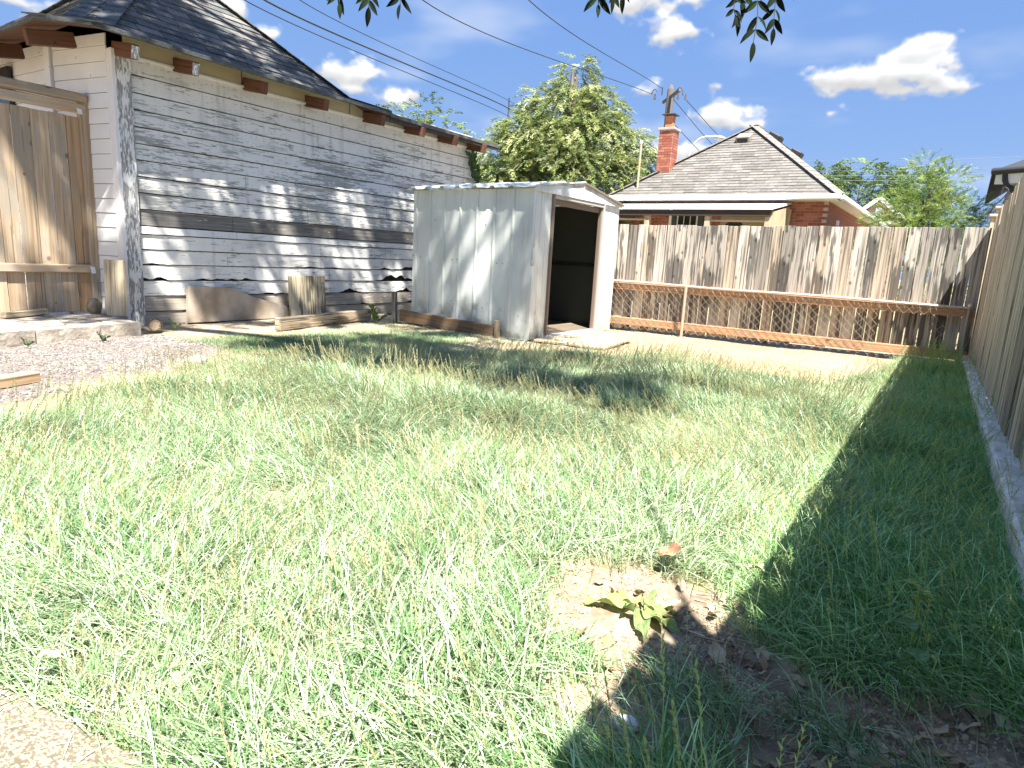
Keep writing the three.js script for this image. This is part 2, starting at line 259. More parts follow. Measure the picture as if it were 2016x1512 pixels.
M.tanShingle = [[.22, .205, .185], [.25, .235, .215], [.19, .178, .162], [.285, .265, .24], [.235, .222, .207]].map(shingle);
// shingles over a roof face: eave P0-P1, top T0-T1
function shingles(P0, P1, T0, T1, exposure, width, mats, seed, thick = .016) {
  const r = rng(seed), V = (p) => new THREE.Vector3(...p), p0 = V(P0), p1 = V(P1), t0 = V(T0), t1 = V(T1), list = [];
  const along = p1.clone().sub(p0).normalize(), mid = t0.clone().add(t1).multiplyScalar(.5).sub(p0), up = mid.addScaledVector(along, -mid.dot(along)), L = up.length(); up.normalize(); const nor = along.clone().cross(up); if (nor.y < 0) nor.negate();
  const A = p0.clone().sub(p0).dot(along), B = p1.clone().sub(p0).dot(along), A1 = t0.clone().sub(p0).dot(along), B1 = t1.clone().sub(p0).dot(along);
  for (let k = 0; k * exposure < L - .02; k++) {
    const s0 = k * exposure - .012, s1 = Math.min(L, (k + 1) * exposure + .03), lo = (s) => lerp(A, A1, s / L), hi = (s) => lerp(B, B1, s / L);
    let a = Math.min(lo(s0), lo(s1)) - (k % 2 ? width * .5 : 0) - r() * width * .15; const end = Math.max(hi(s0), hi(s1));
    while (a < end) {
      const b = a + width * (.85 + r() * .3), q = (s, t) => clamp(t, lo(s), hi(s)), l0 = q(s0, a + .004), r0 = q(s0, b - .004), l1 = q(s1, a + .004), r1 = q(s1, b - .004);
      if (r0 - l0 + r1 - l1 > .03) {
        const j = (r() - .5) * .012, h = thick * (.9 + r() * .5), W = (t, s, n) => p0.clone().addScaledVector(along, t).addScaledVector(up, s).addScaledVector(nor, n).toArray();
        const c = [W(l0, s0 + j, .004), W(r0, s0 + j, .004), W(r0, s0 + j, .004 + h), W(l0, s0 + j, .004 + h), W(l1, s1, 0), W(r1, s1, 0), W(r1, s1, .004), W(l1, s1, .004)];
        const g = new G(), o = [r(), r()], uv = (p) => { const d = V(p).sub(p0); return [d.dot(along) / .6 + o[0], d.dot(up) / .6 + o[1]]; };
        g.quad(c[3], c[2], c[6], c[7], uv, nor.toArray()); g.quad(c[0], c[1], c[2], c[3], uv, up.clone().negate().toArray()); g.quad(c[0], c[3], c[7], c[4], uv, along.clone().negate().toArray()); g.quad(c[1], c[2], c[6], c[5], uv, along.toArray());
        list.push({ geo: g.done(), mat: pick(r, mats) });
      }
      a = b;
    }
  }
  return list;
}
{
  const r = rng(41), gar = thing('garage', 'old white garage of peeling boards with dark shingled hip roof', 'garage', [-8.15, 0, -6]);
  const put = (name, geo, mat, label) => part(gar, name, geo.translate(8.15, 0, 6), mat, null, null, label);
  // long wall, board by board
  const joints = { 1: [-7.4], 2: [-5.6], 3: [-6.6], 4: [-4.9, -7.9], 5: [-7.9], 6: [-5.05], 7: [-5.0, -6.75], 8: [-6.2], 9: [-7.8], 10: [-5.2], 11: [-6.9], 12: [-5.9, -8.6], 13: [-7.4], 14: [-6.4], 15: [-8.2], 16: [-6.1] };
  const uvL = (q) => [(q[2] + 10.15) / 6.6, (q[1] + .06) / 3.2];
  for (let k = 0; k < rows.length - 1; k++) {
    const cuts = [-3.74, ...(joints[k] || []), -10.02];
    for (let i = 0; i < cuts.length - 1; i++) {
      const z1 = cuts[i] - (i ? .003 : 0), z0 = cuts[i + 1] + .003, N = Math.max(6, Math.round((z1 - z0) / .045)), rot = k < 1 ? .05 : k < 4 ? .045 : k < 5 ? .02 : 0, g = new G(), sd = k * 13 + i;
      const low = (z) => { const n = f2(z * 2.3, k * 3.1, 4, 151 + sd); return rows[k] + .013 + .005 * n + rot * sstep(.55, .78, n) + (k > 1 && k < 5 ? .05 * sstep(.68, .8, n) : 0); };
      const out = .004 * f2(sd, 1, 1), xb = -8.15 + .019 + out, xt = -8.15 + .003 + out, bow = (z) => (f2(z * .8, sd, 2, 161) - .5) * .012;
      for (let s = 0; s < N; s++) {
        const a = lerp(z0, z1, s / N), b = lerp(z0, z1, (s + 1) / N), ya = low(a), yb = low(b), T = rows[k + 1] + .004;
        const A = [xb + bow(a), ya, a], B = [xb + bow(b), yb, b], C = [xt + bow(b), T, b], D = [xt + bow(a), T, a];
        g.quad(A, B, C, D, uvL, [1, 0, 0]); g.quad(A, B, [xb - .02, yb, b], [xb - .02, ya, a], uvL, [0, -1, 0]);
        if (!s) g.quad(A, D, [xt - .02, T, a], [xb - .02, ya, a], uvL, [0, 0, -1]); if (s === N - 1) g.quad(B, C, [xt - .02, T, b], [xb - .02, yb, b], uvL, [0, 0, 1]);
      }
      put('siding_board', g.done(), M.siding, k === 7 ? 'bare dark weathered board' : undefined);
    }
  }
  const core = [[-8.2, -.1, -3.72], [-8.2, -.1, -10.0], [-12.4, -.1, -10.0], [-12.4, -.1, -3.3], [-9.2, -.1, -3.5]];
  put('wall_core', prism(core, [0, 3.2, 0]), M.darkWood);
  // end wall: a short bay between two posts, and the rest behind the gate
  const bay = (x0, z0, x1, z1, top, seed, exposure) => { const dx = x1 - x0, dz = z1 - z0, L = Math.hypot(dx, dz), ang = Math.atan2(-dz, dx); for (let y = -.02, k = 0; y < top; y += exposure, k++) { const h = Math.min(exposure, top - y), b = cbox(L, h - .006, .018, .002, 0, r(), r(), 1, 1); b.rotateX(-.05); b.rotateY(ang); b.translate((x0 + x1) / 2, y + h / 2, (z0 + z1) / 2); put('siding_board', b, M.paint); } };
  bay(-9.12, -3.40, -8.2, -3.58, 3.24, 3, .165);
  bay(-12.3, -3.25, -9.24, -3.42, 3.24, 4, .165);
  put('window', cbox(.8, .55, .05, .004).translate(-10.62, 2.78, -3.31), std([.02, .022, .025], .2), 'small dark window');
  const cp1 = cbox(.15, 3.1, .045, .006, 1, .3, .1, .25, 1.1).translate(-8.165, 1.53, -3.60), cp2 = cbox(.045, 3.1, .17, .006, 1, .1, .4, .25, 1.1).translate(-8.108, 1.53, -3.70);
  put('corner_board', cp1, M.paint, 'white corner board'); put('corner_board', cp2, M.post, 'corner board weathered to grey wood');
  put('corner_board', cbox(.12, 3.2, .06, .006, 1, .6, .2, .5, 1.1).rotateY(.1).translate(-9.19, 1.6, -3.38), M.paint);
  put('corner_board', cbox(.09, 3.02, .06, .006, 1, .6, .2, .25, 1.1).translate(-8.14, 1.52, -10.03), M.post);
  // eaves
  for (const [z0, z1] of [[-10.0, -8.7], [-8.68, -7.0], [-6.98, -5.2], [-5.18, -3.74]]) put('frieze_board', cbox(.03, .20, z1 - z0, .003, 2).translate(-8.15, 3.165, (z0 + z1) / 2), M.cream);
  put('cap_trim', cbox(.035, .03, 6.26, .004, 2, .3, .2, 1, 1).translate(-8.128, 3.048, -6.88), M.paint);
  [-3.66, -4.33, -5.24, -6.21, -7.29, -8.2, -9.04, -9.86].forEach((z, i) => { put('rafter_tail', cbox(.46, .15, .085, .006, 0, r(), r()).rotateZ(-.2).translate(-7.935, 3.045, z), M.brownTail, i < 2 ? 'rafter tail with flaked pale paint' : undefined); if (i < 2) put('paint_flake', cbox(.012, .13, .08, .003, 1, r(), r(), .3, .8).rotateZ(-.2).translate(-7.706, 2.995, z), M.post); });
  for (const [x, z] of [[-8.35, -3.1], [-9.5, -3.0], [-10.3, -3.0]]) put('rafter_tail', cbox(.085, .15, .46, .006, 2, r(), r()).rotateX(.2).translate(x, 3.06, z), M.brownTail);
  // main roof
  const y0 = 3.14, y1 = 3.27, pk = [-10.05, 4.95, -5.15];
  const e = { c2: [-7.62, y0, -3.2], A: [-7.72, y0, -7.45], c1: [-7.95, y0, -2.83], F: [-12.4, y0, -2.8], D: [-12.4, y0, -7.45] }, w = { c2: [-8.1, y1, -3.52], A: [-8.15, y1, -7.02], c1: [-8.33, y1, -3.28], F: [-11.95, y1, -3.25], D: [-11.95, y1, -7.02] };
  const roof = part(gar, 'roof', (() => { const g = new G(), uv = (q) => [q[0], q[2]], ks = ['c2', 'A', 'D', 'F', 'c1'], dn = (p) => [p[0], p[1] - .03, p[2]]; for (let i = 0; i < 5; i++) { const a = ks[i], b = ks[(i + 1) % 5]; g.quad(e[a], e[b], w[b], w[a], uv, [0, 1, 0]); g.tri(w[a], w[b], pk, uv, [0, 1, 0]); g.quad(dn(e[a]), dn(e[b]), dn(w[b]), dn(w[a]), uv, [0, -1, 0]); g.tri(dn(w[a]), dn(w[b]), dn(pk), uv, [0, -1, 0]); } return g.done().translate(8.15, 0, 6); })(), M.brownTail);
  const all = [];
  let sd = 200; for (const [a, b] of [['c2', 'A'], ['c1', 'c2'], ['F', 'c1']]) { all.push(...shingles(e[a], e[b], w[a], w[b], .13, .27, M.darkShingle, sd++), ...shingles(w[a], w[b], pk, pk, .145, .27, M.darkShingle, sd++)); }
  for (const q of all) q.geo.translate(8.15, 0, 6);
  { const eye = camera.position.clone(); camera.position.set(8.15, 1, 6); pieces(roof, 'shingle', all, 290); camera.position.copy(eye); }
  const caps = []; for (const [a, b, c] of [['c2', 'c2', 1], ['A', 'A', 1], ['c1', 'c1', 1], ['F', 'F', 1]]) { const P = new THREE.Vector3(...e[a]), Q = new THREE.Vector3(...w[a]), T = new THREE.Vector3(...pk); for (const [s, t] of [[P, Q], [Q, T]]) { const L = s.distanceTo(t), n = Math.ceil(L / .16); for (let i = 0; i < n; i++) { const c0 = s.clone().lerp(t, (i + .5) / n), g = cbox(.22, .012, .2, .002, 2, r(), r(), .6, .6); const m = new THREE.Matrix4().lookAt(t, s, new THREE.Vector3(0, 1, 0)).setPosition(c0.x + 8.15, c0.y + .02, c0.z + 6); caps.push(g.applyMatrix4(m)); } } }
  for (const g of caps) part(roof, 'hip_cap', g, M.darkShingle[1]);
  // eave edge and the low roof of the rear part
  for (const [a, b] of [['c2', 'A'], ['c1', 'c2'], ['F', 'c1']]) { const P = new THREE.Vector3(...e[a]), Q = new THREE.Vector3(...e[b]), L = P.distanceTo(Q), m = new THREE.Matrix4().lookAt(Q, P, new THREE.Vector3(0, 1, 0)).setPosition(...P.clone().add(Q).multiplyScalar(.5).toArray()); put('eave_edge', cbox(.035, .05, L + .02, .004, 2).applyMatrix4(m).translate(0, -.005, 0), M.darkShingle[3]); }
  put('rear_roof', prism([[-7.72, 3.09, -7.46], [-7.74, 3.09, -10.32], [-12.3, 3.3, -10.32], [-12.3, 3.3, -7.46]], [0, .05, 0], .6), M.darkShingle[0], 'low dark roof over the rear of the garage');
  put('eave_board', cbox(.02, .05, 2.86, .003, 2).translate(-7.76, 3.065, -8.9), M.darkWood);
}
// things that lean on the garage and edge its foot
solo('leaning_plank', cbox(.25, .64, .05, .006, 1, .1, .3), M.sand[2], 'short pale plank standing against the grey corner post of the garage', 'plank', [-7.98, .45, -3.42], [-.03, .5, .015]);
solo('wood_slab', cbox(.045, .60, .64, .006, 1, .5, .1), tones(woodGrey, [[1.35, 1.25, 1.0]], .9)[0], 'square weathered wood slab leaning upright against the garage wall', 'wood slab', [-8.02, .31, -6.1], [0, 0, .07]);
{
  const g = new G(), pts = [[-4.3, .47], [-4.9, .44], [-5.25, .3], [-5.75, .17], [-5.78, .0], [-4.28, .0]], uv = (q) => [q[2], q[1]];
  const poly = pts.map(([z, y]) => [-8.09, y, z]);
  solo('foundation_skirt', prism(poly, [.05, 0, 0], .8), std([1, 1, 1], .95, { map: texture(256, 256, (u, v, o) => { const n = fp(u, v, 3, 3, 5, 221), m = fp(u, v, 8, 3, 4, 223); mix3(o, [.34, .27, .20], [.52, .44, .35], sstep(.3, .7, n)); mul3(o, .75 + .4 * m); }) }), 'low tan rendered skirt patching the foot of the garage wall', 'wall patch');
}
solo('timber_edging', cbox(.09, .16, 2.05, .012, 2, .2, .1), tones(woodGrey, [[1.15, 1.0, .82]], .92)[0], 'long grey timber edging the grass below the leaning square panel', 'timber', [-7.12, .075, -5.75], [0, .26, 0]);
solo('timber_stake', cbox(.07, .5, .07, .008, 1, .6, .2), M.grey[1], 'short grey stake standing at the left foot of the metal shed', 'stake', [-6.88, .2, -6.78], [0, .2, .03]);
{ // cut log lying by the corner post
  const s = thing('log_stub', 'short cut log lying at the foot of the grey corner post', 'log', [-7.52, .06, -3.62]);
  const b = new THREE.CylinderGeometry(.06, .065, .22, 14, 4); b.rotateX(Math.PI / 2); const p = b.attributes.position; for (let i = 0; i < p.count; i++) { const k = 1 + (f3(p.getX(i) * 20, p.getY(i) * 20, p.getZ(i) * 6, 2) - .5) * .25; p.setXY(i, p.getX(i) * k, p.getY(i) * k); } b.computeVertexNormals();
  part(s, 'bark', b, tones(woodGrey, [[.7, .55, .42]], 1)[0]); part(s, 'cut_end', new THREE.CylinderGeometry(.05, .05, .01, 14).rotateX(Math.PI / 2).translate(0, 0, .112), tones(woodTan, [.8], .9)[0]); s.rotation.y = 1.0;
}
{ // stone landing before the gate
  const s = thing('stone_landing', 'low landing of irregular flat flagstones before the wooden gate', 'stone landing', [-7.8, 0, -2.8]); const r = rng(63);
  const st = texture(256, 256, (u, v, o) => { const n = fp(u, v, 5, 5, 5, 171), f = fp(u, v, 60, 60, 2, 173); mix3(o, [.30, .26, .21], [.47, .42, .36], sstep(.3, .7, n)); mul3(o, .8 + .4 * f); });
  const sb = texture(256, 256, (u, v, o) => { o[0] = fp(u, v, 9, 9, 5, 175); }, false), mats = [.9, 1, 1.1].map((k) => std([k, k, k * .98], .9, { map: st, bumpMap: sb, bumpScale: .012 }));
  // corners of the landing: along the gate and along the yard
  const P = (a, b) => { const F0 = [-6.98, -1.2], F1 = [-7.35, -3.38], B0 = [-8.66, -1.0], B1 = [-8.45, -3.42]; const x = lerp(lerp(F0[0], F1[0], a), lerp(B0[0], B1[0], a), b), z = lerp(lerp(F0[1], F1[1], a), lerp(B0[1], B1[1], a), b); return [x, z]; };
  const na = 7, nb = 4, gr = []; for (let i = 0; i <= na; i++) { gr.push([]); for (let j = 0; j <= nb; j++) { const ia = i === 0 || i === na ? 0 : (r() - .5) * .6, jb = j === 0 || j === nb ? 0 : (r() - .5) * .5; gr[i].push(P((i + ia) / na, .16 + .84 * (j + jb) / nb)); } }
  for (let i = 0; i < na; i++) for (let j = 0; j < nb; j++) { const q = [gr[i][j], gr[i + 1][j], gr[i + 1][j + 1], gr[i][j + 1]], c = [0, 1].map((k) => (q[0][k] + q[1][k] + q[2][k] + q[3][k]) / 4), pts = []; q.forEach((p, n) => { const nx = q[(n + 1) % 4]; pts.push([lerp(c[0], p[0], .95), lerp(c[1], p[1], .95)]); pts.push([lerp(c[0], (p[0] + nx[0]) / 2, .9 + r() * .1), lerp(c[1], (p[1] + nx[1]) / 2, .9 + r() * .1)]); });
    part(s, 'flagstone', prism(pts.map(([x, z]) => [x + 7.8, .04, z + 2.8]), [(r() - .5) * .004, .075 + r() * .012, 0], .5), pick(r, mats)); }
  for (const [a0, a1] of [[0, .27], [.275, .52], [.525, .8], [.805, 1]]) { const q = [P(a0, 0), P(a1, 0), P(a1, .14), P(a0, .14)]; part(s, 'edge_stone', prism(q.map(([x, z]) => [x + 7.8, -.03, z + 2.8]), [0, .145 + r() * .012, 0], .5), pick(r, mats)); }
  part(s, 'mortar_bed', prism([P(0, .12), P(1, .12), P(1, 1), P(0, 1)].map(([x, z]) => [x + 7.8, -.02, z + 2.8]), [0, .105, 0], .5), std([.2, .17, .14], 1));
  const rock = (x, y, z, sx, sy, sz, seed, c, label, name = 'rock') => { const g = new THREE.IcosahedronGeometry(1, 3), p = g.attributes.position; for (let i = 0; i < p.count; i++) { const k = .75 + .5 * f3(p.getX(i) * 1.2 + seed, p.getY(i) * 1.2, p.getZ(i) * 1.2, 3); p.setXYZ(i, p.getX(i) * k * sx, p.getY(i) * k * sy, p.getZ(i) * k * sz); } g.computeVertexNormals(); return solo(name, g, std(c, .95, { map: grit, bumpMap: gritBump, bumpScale: .004 }), label, name, [x, y, z]); };
  rock(-8.42, .2, -3.36, .085, .11, .075, 3, [.33, .27, .2], 'upright brown rock on the landing beside the white end wall');
  rock(-8.2, .16, -3.42, .11, .055, .07, 8, [.72, .68, .62], 'flat white rock lying right of the brown rock on the landing');
  rock(-5.32, .02, -2.9, .1, .05, .08, 14, [.6, .53, .45], 'pale stone half buried where gravel meets the grass');
  solo('wood_offcut', cbox(.09, .06, .55, .006, 2, .3, .6), M.sand[2], 'short squared timber lying on the flagstones below the gate', 'timber', [-8.3, .165, -2.62], [0, .5, 0]);
}
solo('loose_board', cbox(.10, .075, .62, .005, 2, .1, .7), tones(woodTan, [[1.2, 1.1, .95]], .85)[0], 'pale sawn board lying on the gravel at the left edge', 'board', [-5.22, .03, -1.42], [0, .35, 0]);
{ // wooden gate panel, boards between rails
  const s = thing('wooden_gate', 'tall tan board gate panel with heavy rails beside the garage', 'gate', [-8.6, .13, -3.3]), r = rng(71);
  const b0 = [0, 1, 2, 3].map((k) => cbox(.022, 2.22, .165, .003, 1, r(), r()));
  for (let i = 0; i < 16; i++) part(s, 'board', b0[i % 4], M.tan[[3, 1, 2, 0, 1, 2][i % 6]], [(i % 2) * .006, 1.11 + (r() - .5) * .01, -.06 + .172 * i], [0, 0, (r() - .5) * .006]);
  part(s, 'end_post', cbox(.09, 2.47, .10, .006, 1, .2, .4), M.tan[1], [.01, 1.235, -.16]);
  part(s, 'cap_rail', cbox(.14, .09, 2.9, .012, 2, .4, .1), M.tan[0], [.03, 2.43, 1.27], [0, 0, 0]);
  part(s, 'rail', cbox(.05, .11, 2.85, .01, 2, .7, .3), M.tan[2], [.045, 2.31, 1.25]);
  part(s, 'rail', cbox(.045, .095, 2.85, .01, 2, .3, .8), M.tan[2], [.042, .51, 1.27]);
  for (const [y, z] of [[2.29, -.1], [.5, -.12]]) part(s, 'torn_label', cbox(.004, .09, .05, .001), std([.85, .85, .83], .6), [.073, y, z], [0, .05, .3]);
}
// ---------- metal garden shed ----------
{
  const s = thing('metal_shed', 'small pale ribbed metal shed with a dark open doorway', 'shed', [-5.58, 0, -8.02]); const r = rng(81);
  const mm = texture(1024, 1024, (u, v, o) => { const d = fp(u, v, 6, 4, 5, 181), st = fp(u, v, 26, 3, 4, 183), low = sstep(.26, .02, v + (fp(u, v, 9, 9, 4, 185) - .5) * .3); mix3(o, [.71, .735, .71], [.60, .63, .605], sstep(.3, .7, d)); mul3(o, 1 - .12 * sstep(.5, .8, st)); const c = [...o]; mix3(o, c, [.26, .25, .21], low * .75 * sstep(.3, .6, fp(u, v, 14, 14, 4, 187))); });
  const mb = texture(256, 256, (u, v, o) => { o[0] = fp(u, v, 3, 2, 3, 189); }, false);
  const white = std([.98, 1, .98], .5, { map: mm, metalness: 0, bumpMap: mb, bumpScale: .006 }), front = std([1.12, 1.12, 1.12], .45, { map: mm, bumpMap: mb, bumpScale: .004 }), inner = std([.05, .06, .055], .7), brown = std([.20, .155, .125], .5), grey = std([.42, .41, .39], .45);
  const put = (n, g, m, l) => part(s, n, g.translate(5.58, 0, 8.02), m, null, null, l);
  // sheet with ribs, along x at z (or along z at x)
  const sheet = (a, b, y0, y1, ribs, rw, rh, at, ax, mat, name, sgn = 1) => {
    const pr = [[a, 0]]; for (const q of [...ribs].sort((m, n) => m - n)) if (q > a + rw && q < b - rw) pr.push([q - rw, 0], [q - rw * .45, rh], [q + rw * .45, rh], [q + rw, 0]); pr.push([b, 0]);
    const g = new G(), W = (t, n, y) => ax === 'x' ? [t, y, at + n * sgn] : [at + n * sgn, y, t], uv = (q) => [(ax === 'x' ? q[0] : q[2]) / 2.0, q[1] / 2.0], nrm = ax === 'x' ? [0, 0, sgn] : [sgn, 0, 0];
    const yb = typeof y0 === 'function' ? y0 : () => y0, yt = typeof y1 === 'function' ? y1 : () => y1;
    for (let i = 0; i < pr.length - 1; i++) { const [p, q] = [pr[i], pr[i + 1]], o = ax === 'x' ? [(p[1] - q[1]) * 40 * Math.sign(q[0] - p[0]), 0, sgn] : [sgn, 0, (p[1] - q[1]) * 40]; g.quad(W(p[0], p[1], yb(p[0])), W(q[0], q[1], yb(q[0])), W(q[0], q[1], yt(q[0])), W(p[0], p[1], yt(p[0])), uv, o); g.quad(W(p[0], p[1] - .012, yb(p[0])), W(q[0], q[1] - .012, yb(q[0])), W(q[0], q[1] - .012, yt(q[0])), W(p[0], p[1] - .012, yt(p[0])), uv, o.map((k) => -k)); g.quad(W(p[0], p[1], yt(p[0])), W(q[0], q[1], yt(q[0])), W(q[0], q[1] - .012, yt(q[0])), W(p[0], p[1] - .012, yt(p[0])), uv, [0, 1, 0]); g.quad(W(p[0], p[1], yb(p[0])), W(q[0], q[1], yb(q[0])), W(q[0], q[1] - .012, yb(q[0])), W(p[0], p[1] - .012, yb(p[0])), uv, [0, -1, 0]); }
    return put(name, g.done(), mat);
  };
  const x0 = -6.62, x1 = -4.53, zf = -6.87, zb = -9.22, ribs = [-6.55, -6.29, -6.02, -5.74, -5.45, -5.16, -4.86];
  const bot = (x) => lerp(.16, .0, sstep(-6.6, -4.9, x)) - .01;
  const cuts = [x0, -6.16, -5.6, -5.02, x1]; for (let i = 0; i < 4; i++) sheet(cuts[i], cuts[i + 1], bot, 1.905, ribs, .022, .018, zf + i * .0015, 'x', white, 'side_panel');
  for (const [x, y] of [[-6.2, 1.5], [-5.3, 1.45], [-5.86, .4], [-5.3, .35], [-4.7, .3], [-6.46, .98], [-6.6, 1.0], [-5.86, .97], [-5.09, .96], [-5.78, .98], [-4.99, .96]]) put('screw', new THREE.CylinderGeometry(.007, .007, .008, 8).rotateX(Math.PI / 2).translate(x, y, zf + .006), brown);
  sheet(x0, x1, 0, 1.9, [-6.3, -5.7, -5.1], .022, .018, zb, 'x', white, 'side_panel', -1);
  sheet(zb, zf, .02, 1.95, [-8.6, -8.3, -7.9, -7.5, -7.15], .022, .018, x0, 'z', white, 'back_panel', -1);
  sheet(-7.245, zf + .0, .0, 1.9, [-7.0, -7.13], .012, -.008, x1, 'z', front, 'front_panel');
  sheet(zb, -8.70, .0, 1.9, [-8.86, -8.99, -9.1], .012, -.008, x1, 'z', front, 'front_panel');
  put('corner_trim', cbox(.035, 1.9, .035, .004).translate(x1 - .012, .95, zf - .012), front);
  // door frame
  put('door_jamb', cbox(.06, 1.86, .035, .004).translate(x1 + .005, .95, -7.265), brown, 'brown jamb'); put('door_jamb', cbox(.05, 1.84, .03, .004).translate(x1 - .02, .94, -7.305), grey);
  put('door_jamb', cbox(.06, 1.86, .035, .004).translate(x1 + .005, .95, -8.675), grey); put('door_jamb', cbox(.05, 1.84, .03, .004).translate(x1 - .02, .94, -8.64), brown);
  put('door_track', cbox(.06, .05, 1.44, .004).translate(x1 - .004, 1.855, -7.97), grey); put('door_track', cbox(.03, .07, 1.36, .004).translate(x1 - .05, 1.79, -7.97), brown);
  put('threshold', cbox(.10, .035, 1.45, .006).translate(x1 - .01, .022, -7.97), front);
  // inside
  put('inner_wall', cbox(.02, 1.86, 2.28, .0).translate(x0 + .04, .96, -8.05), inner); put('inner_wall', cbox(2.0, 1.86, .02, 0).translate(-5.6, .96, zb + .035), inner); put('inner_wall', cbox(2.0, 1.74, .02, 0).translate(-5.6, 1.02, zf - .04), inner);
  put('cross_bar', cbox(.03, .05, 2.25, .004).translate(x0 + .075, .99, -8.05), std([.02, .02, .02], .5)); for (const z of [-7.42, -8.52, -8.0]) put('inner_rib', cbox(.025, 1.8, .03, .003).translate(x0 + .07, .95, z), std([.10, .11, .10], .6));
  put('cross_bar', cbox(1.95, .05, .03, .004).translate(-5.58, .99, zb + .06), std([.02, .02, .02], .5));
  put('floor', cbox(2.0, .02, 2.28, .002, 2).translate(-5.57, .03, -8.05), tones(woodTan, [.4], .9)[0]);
  // gable and roof
  const zr = -8.02, gy = (z) => lerp(2.10, 1.915, Math.abs(z - zr) / 1.25);
  put('gable', prism([[x1 + .015, 1.875, -6.80], [x1 + .015, 1.885, -9.25], [x1 + .015, gy(-9.25) + .005, -9.25], [x1 + .015, gy(zr), zr], [x1 + .015, gy(-6.80) + .005, -6.80]], [.022, 0, 0], 2), front);
  put('gable_fold', cbox(.012, .17, .006, .001).translate(x1 + .04, 1.98, zr + .02), front);
  for (const sg of [1, -1]) { const g = new G(), R = [[x0 - .05, 0]]; for (const q of ribs) R.push([q - .05, 0], [q - .025, .028], [q + .025, .028], [q + .05, 0]); R.push([x1 + .045, 0]); const za = zr, ze = sg > 0 ? -6.775 : -9.265, uv = (q) => [q[0] / 2, q[2] / 2]; const W = (x, n, z) => [x, gy(z) + .012 + n + (z === ze ? -.012 * f2(x * 2, 3, 1, 5) : 0), z];
    for (let i = 0; i < R.length - 1; i++) { const [p, q] = [R[i], R[i + 1]], o = [(p[1] - q[1]) * 40, 1, 0]; g.quad(W(p[0], p[1], za), W(q[0], q[1], za), W(q[0], q[1], ze), W(p[0], p[1], ze), uv, o); g.quad(W(p[0], p[1] - .014, za), W(q[0], q[1] - .014, za), W(q[0], q[1] - .014, ze), W(p[0], p[1] - .014, ze), uv, o.map((k) => -k)); g.quad(W(p[0], p[1], ze), W(q[0], q[1], ze), W(q[0], q[1] - .014, ze), W(p[0], p[1] - .014, ze), uv, [0, 0, sg]); }
    put('roof_panel', g.done(), white); }
  put('roof_trim', cbox(.02, .03, 1.27, .003).rotateX(-.147).translate(x1 + .05, 2.005, -8.65), brown); put('roof_trim', cbox(.02, .022, 1.25, .003).rotateX(.147).translate(x1 + .05, 2.022, -7.39), front);
}
solo('skid_timber', cbox(1.78, .17, .05, .008, 0, .2, .5), tones(woodTan, [[.5, .42, .36]], .95)[0], 'dark brown timber board along the foot of the metal shed side', 'timber', [-5.88, .085, -6.80], [0, .01, -.035]);
solo('skid_stake', cbox(.05, .24, .07, .006, 1, .4, .5), M.tan[0], 'short wooden stake at the right end of the brown shed timber', 'stake', [-4.96, .1, -6.77], [0, 0, .02]);
{
  const q = thing('door_mat_boards', 'two flat pale boards lying before the metal shed doorway', 'boards', [-4, 0, -7.7]), m = std([1.15, 1.1, 1.0], .9, { ...woodSand, bumpScale: .002 });
  part(q, 'board', prism([[-.42, .005, .86], [.56, .005, .78], [.42, .005, -.02], [-.44, .005, .02]], [0, .022, 0], 1.2), m); part(q, 'board', prism([[-.44, .005, .0], [.42, .005, -.05], [.36, .005, -.42], [-.26, .005, -1.06], [-.44, .005, -1.06]], [0, .018, 0], 1.2), std([1.25, 1.0, .8], .9, { ...woodSand, bumpScale: .002 }));
}

// ---------- back fence with rails, chain-link fence before it ----------
const BF = (x) => -9.49 - (x + 4.9) * .1; // z of the boards
{
  const s = thing('board_fence', 'weathered grey board fence across the back of the yard', 'fence', [-2.35, 0, -9.75]), r = rng(91), ang = Math.atan(.1);
  const geos = Array.from({ length: 10 }, (_, k) => cbox(.143, 1.64 + (k % 3) * .006, .02, .003, 1, r(), r()));
  let x = -4.95, k = 0; while (x < .17) { const w = .9 + r() * .16, top = lerp(1.644, 1.72, (x + 4.65) / 4.7) + (r() - .5) * .016; const b = part(s, 'board', geos[k++ % 10], pick(r, M.grey), [x + .0715 * w + 2.35, top - .82, BF(x) - .022 - r() * .004 + 9.75], [(r() - .5) * .006, ang, (r() - .5) * .014]); b.scale.set(w, 1, 1); x += .143 * w + .006 + r() * .008; }
  for (const [a, b, y0, y1, h, d] of [[-4.9, -2.4, .695, .685, .10, .15], [-2.396, .16, .685, .665, .10, .15]]) { const c = (a + b) / 2; part(s, 'rail', cbox((b - a) / Math.cos(ang), h, d + .015, .006, 0, r(), r()), M.rust, [c + 2.35, (y0 + y1) / 2, BF(c) + .07 + 9.75], [0, ang, Math.atan((y1 - y0) / (b - a))], 'orange brown upper rail'); }
  for (const [a, b, y0, y1] of [[-4.9, -3.62, .135, .135], [-3.617, .16, .135, .12]]) { const c = (a + b) / 2; part(s, 'rail', cbox((b - a) / Math.cos(ang), .115, .085, .006, 0, r(), r()), M.rust, [c + 2.35, (y0 + y1) / 2, BF(c) + .03 + 9.75], [0, ang, Math.atan((y1 - y0) / (b - a))], 'orange brown lower rail'); }
  for (const x of [-4.7, -2.3, .1]) part(s, 'post', cbox(.09, 1.6, .09, .006, 1, r(), r()), M.grey[0], [x + 2.35, .8, BF(x) - .09 + 9.75], [0, ang, 0]);
}
